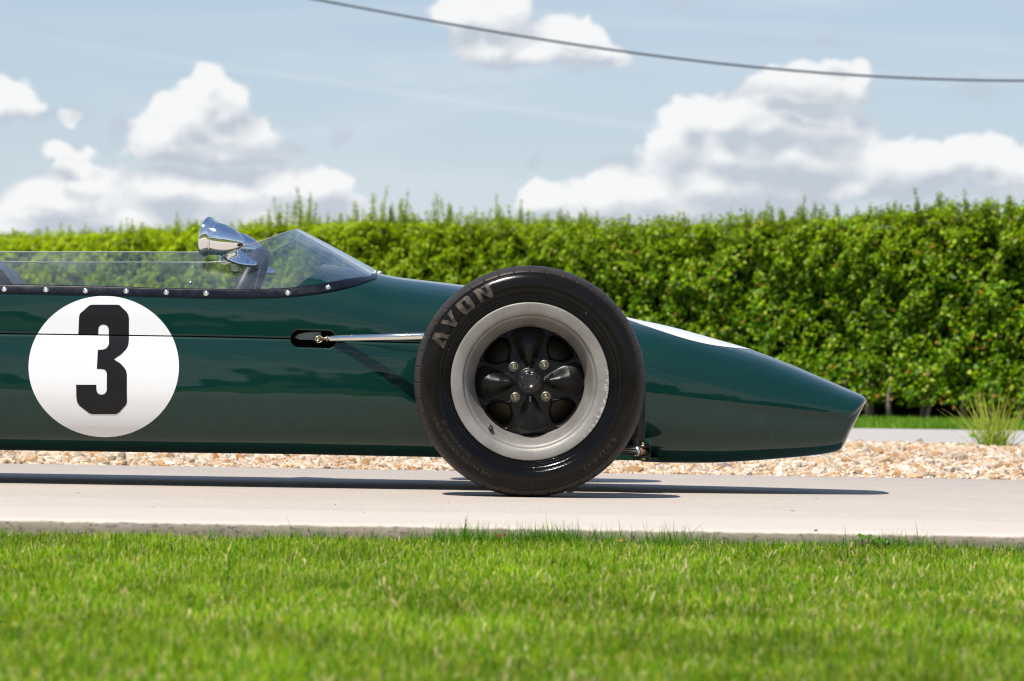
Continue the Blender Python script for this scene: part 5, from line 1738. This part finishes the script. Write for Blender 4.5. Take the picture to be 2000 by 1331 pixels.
LET = {  # outlines in a unit box, width 1, height 1 (y up)
    'A': [(-.02, 0), (.34, 1), (.72, 1), (1.05, 0), (.70, 0), (.535, .66), (.50, .66), (.40, .18), (.58, .18), (.58, .02), (.36, .02), (.33, 0)],
    'V': [(.0, 1), (.30, 1), (.52, .34), (.74, 1), (1.0, 1), (.66, 0), (.36, 0)],
    'O': [(.12, 0), (0, .14), (0, .86), (.12, 1), (.499, 1), (.499, .80), (.38, .80), (.38, .20), (.62, .20), (.62, .80), (.501, .80), (.501, 1), (.88, 1), (1, .86), (1, .14), (.88, 0)],
    'N': [(0, 0), (0, 1), (.30, 1), (.72, .42), (.72, 1), (1, 1), (1, 0), (.72, 0), (.28, .58), (.28, 0)],
}
lv = []; lf = []; ln_ = 0; ev = []; ef = []; en = 0
RB, RH = .2205, .0365
for ch_, ang in (('A', 155.5), ('V', 143.5), ('O', 131.0), ('N', 118.3)):
    wch = .0385
    a0 = math.radians(ang)
    poly = [((q[0] - .5) * wch, RB + q[1] * RH) for q in LET[ch_]]
    rows = poly_rows(poly, 12)
    for (za, sa), (zb, sb) in rows:
        for (a1, a2), (b1, b2) in zip(sa, sb):
            q = np.array([(a1, za), (a2, za), (b2, zb), (b1, zb)])
            lv += list(on_wall(q[:, 0], q[:, 1], a0, .0016)); lf.append((ln_, ln_ + 1, ln_ + 2, ln_ + 3)); ln_ += 4
    k_ = len(poly)
    for i in range(k_):
        p0 = np.array(poly[i]); p1 = np.array(poly[(i + 1) % k_])
        if ch_ == 'O' and abs(p0[0]) < .0002 and abs(p1[0]) < .0002: continue
        nsub = 5
        for j in range(nsub):
            a1 = p0 + (p1 - p0) * j / nsub; a2 = p0 + (p1 - p0) * (j + 1) / nsub
            dn = np.array([p1[1] - p0[1], -(p1[0] - p0[0])]); dn = dn / (np.linalg.norm(dn) + 1e-9) * .0007
            vv = [on_wall(np.array([w_[0]]), np.array([w_[1]]), a0, o2)[0] for (w_, o2) in ((a1 + dn, .0), (a2 + dn, .0), (a2 + dn * .3, .0024), (a1 + dn * .3, .0024), (a1 - dn, .0014), (a2 - dn, .0014))]
            ev += vv; ef += [(en, en + 1, en + 2, en + 3), (en + 3, en + 2, en + 5, en + 4)]; en += 6
wput('brand_lettering', fast('brand_lettering', np.array(lv), np.array(lf)), M['letter'])
wput('lettering_outline', fast('lettering_outline', np.array(ev), np.array(ef)), M['rubber'])


def wall_text(txt, ang, rbase, size, material, name, off_=.0006, space=1.15):
    cu = bpy.data.curves.new('txt', 'FONT'); cu.body = txt; cu.size = size; cu.space_character = space; cu.resolution_u = 2
    to = bpy.data.objects.new('txt', cu); COL.objects.link(to)
    dg = bpy.context.evaluated_depsgraph_get(); me0 = bpy.data.meshes.new_from_object(to.evaluated_get(dg))
    bpy.data.objects.remove(to)
    n_ = len(me0.vertices); co = np.zeros(n_ * 3); me0.vertices.foreach_get('co', co); co = co.reshape(-1, 3)
    wdt = co[:, 0].max()
    a_ = math.radians(ang) - (co[:, 0] - wdt / 2) / rbase
    r_ = rbase + co[:, 1]
    co2 = np.stack([np.cos(a_) * r_, wall(r_) - off_, np.sin(a_) * r_], -1)
    me0.vertices.foreach_set('co', co2.ravel()); me0.update()
    wput(name, me0, material)


wall_text('FOR RACING PURPOSES ONLY', 225, .2400, .0118, M['faint'], 'moulded_lettering', space=1.25)
wall_text('NOT FOR HIGHWAY USE', 219, .2250, .0085, M['faint'], 'moulded_lettering')
wall_text('8.2/22.0-13', -45, .2400, .0165, M['faint'], 'moulded_lettering', space=1.35)

# the far front wheel: a copy turned round
def copy_tree(o, parent):
    c_ = o.copy(); COL.objects.link(c_); c_.parent = parent
    for ch in [q for q in bpy.data.objects if q.parent == o]: copy_tree(ch, c_)
    return c_


bpy.context.view_layer.update()
w2 = copy_tree(wheel, CAR)
w2.location = Vector((AX[0], 2 * YC - AX[1], AX[2])) - WLOC[CAR.name]
w2.rotation_euler = (0, 0, PI)
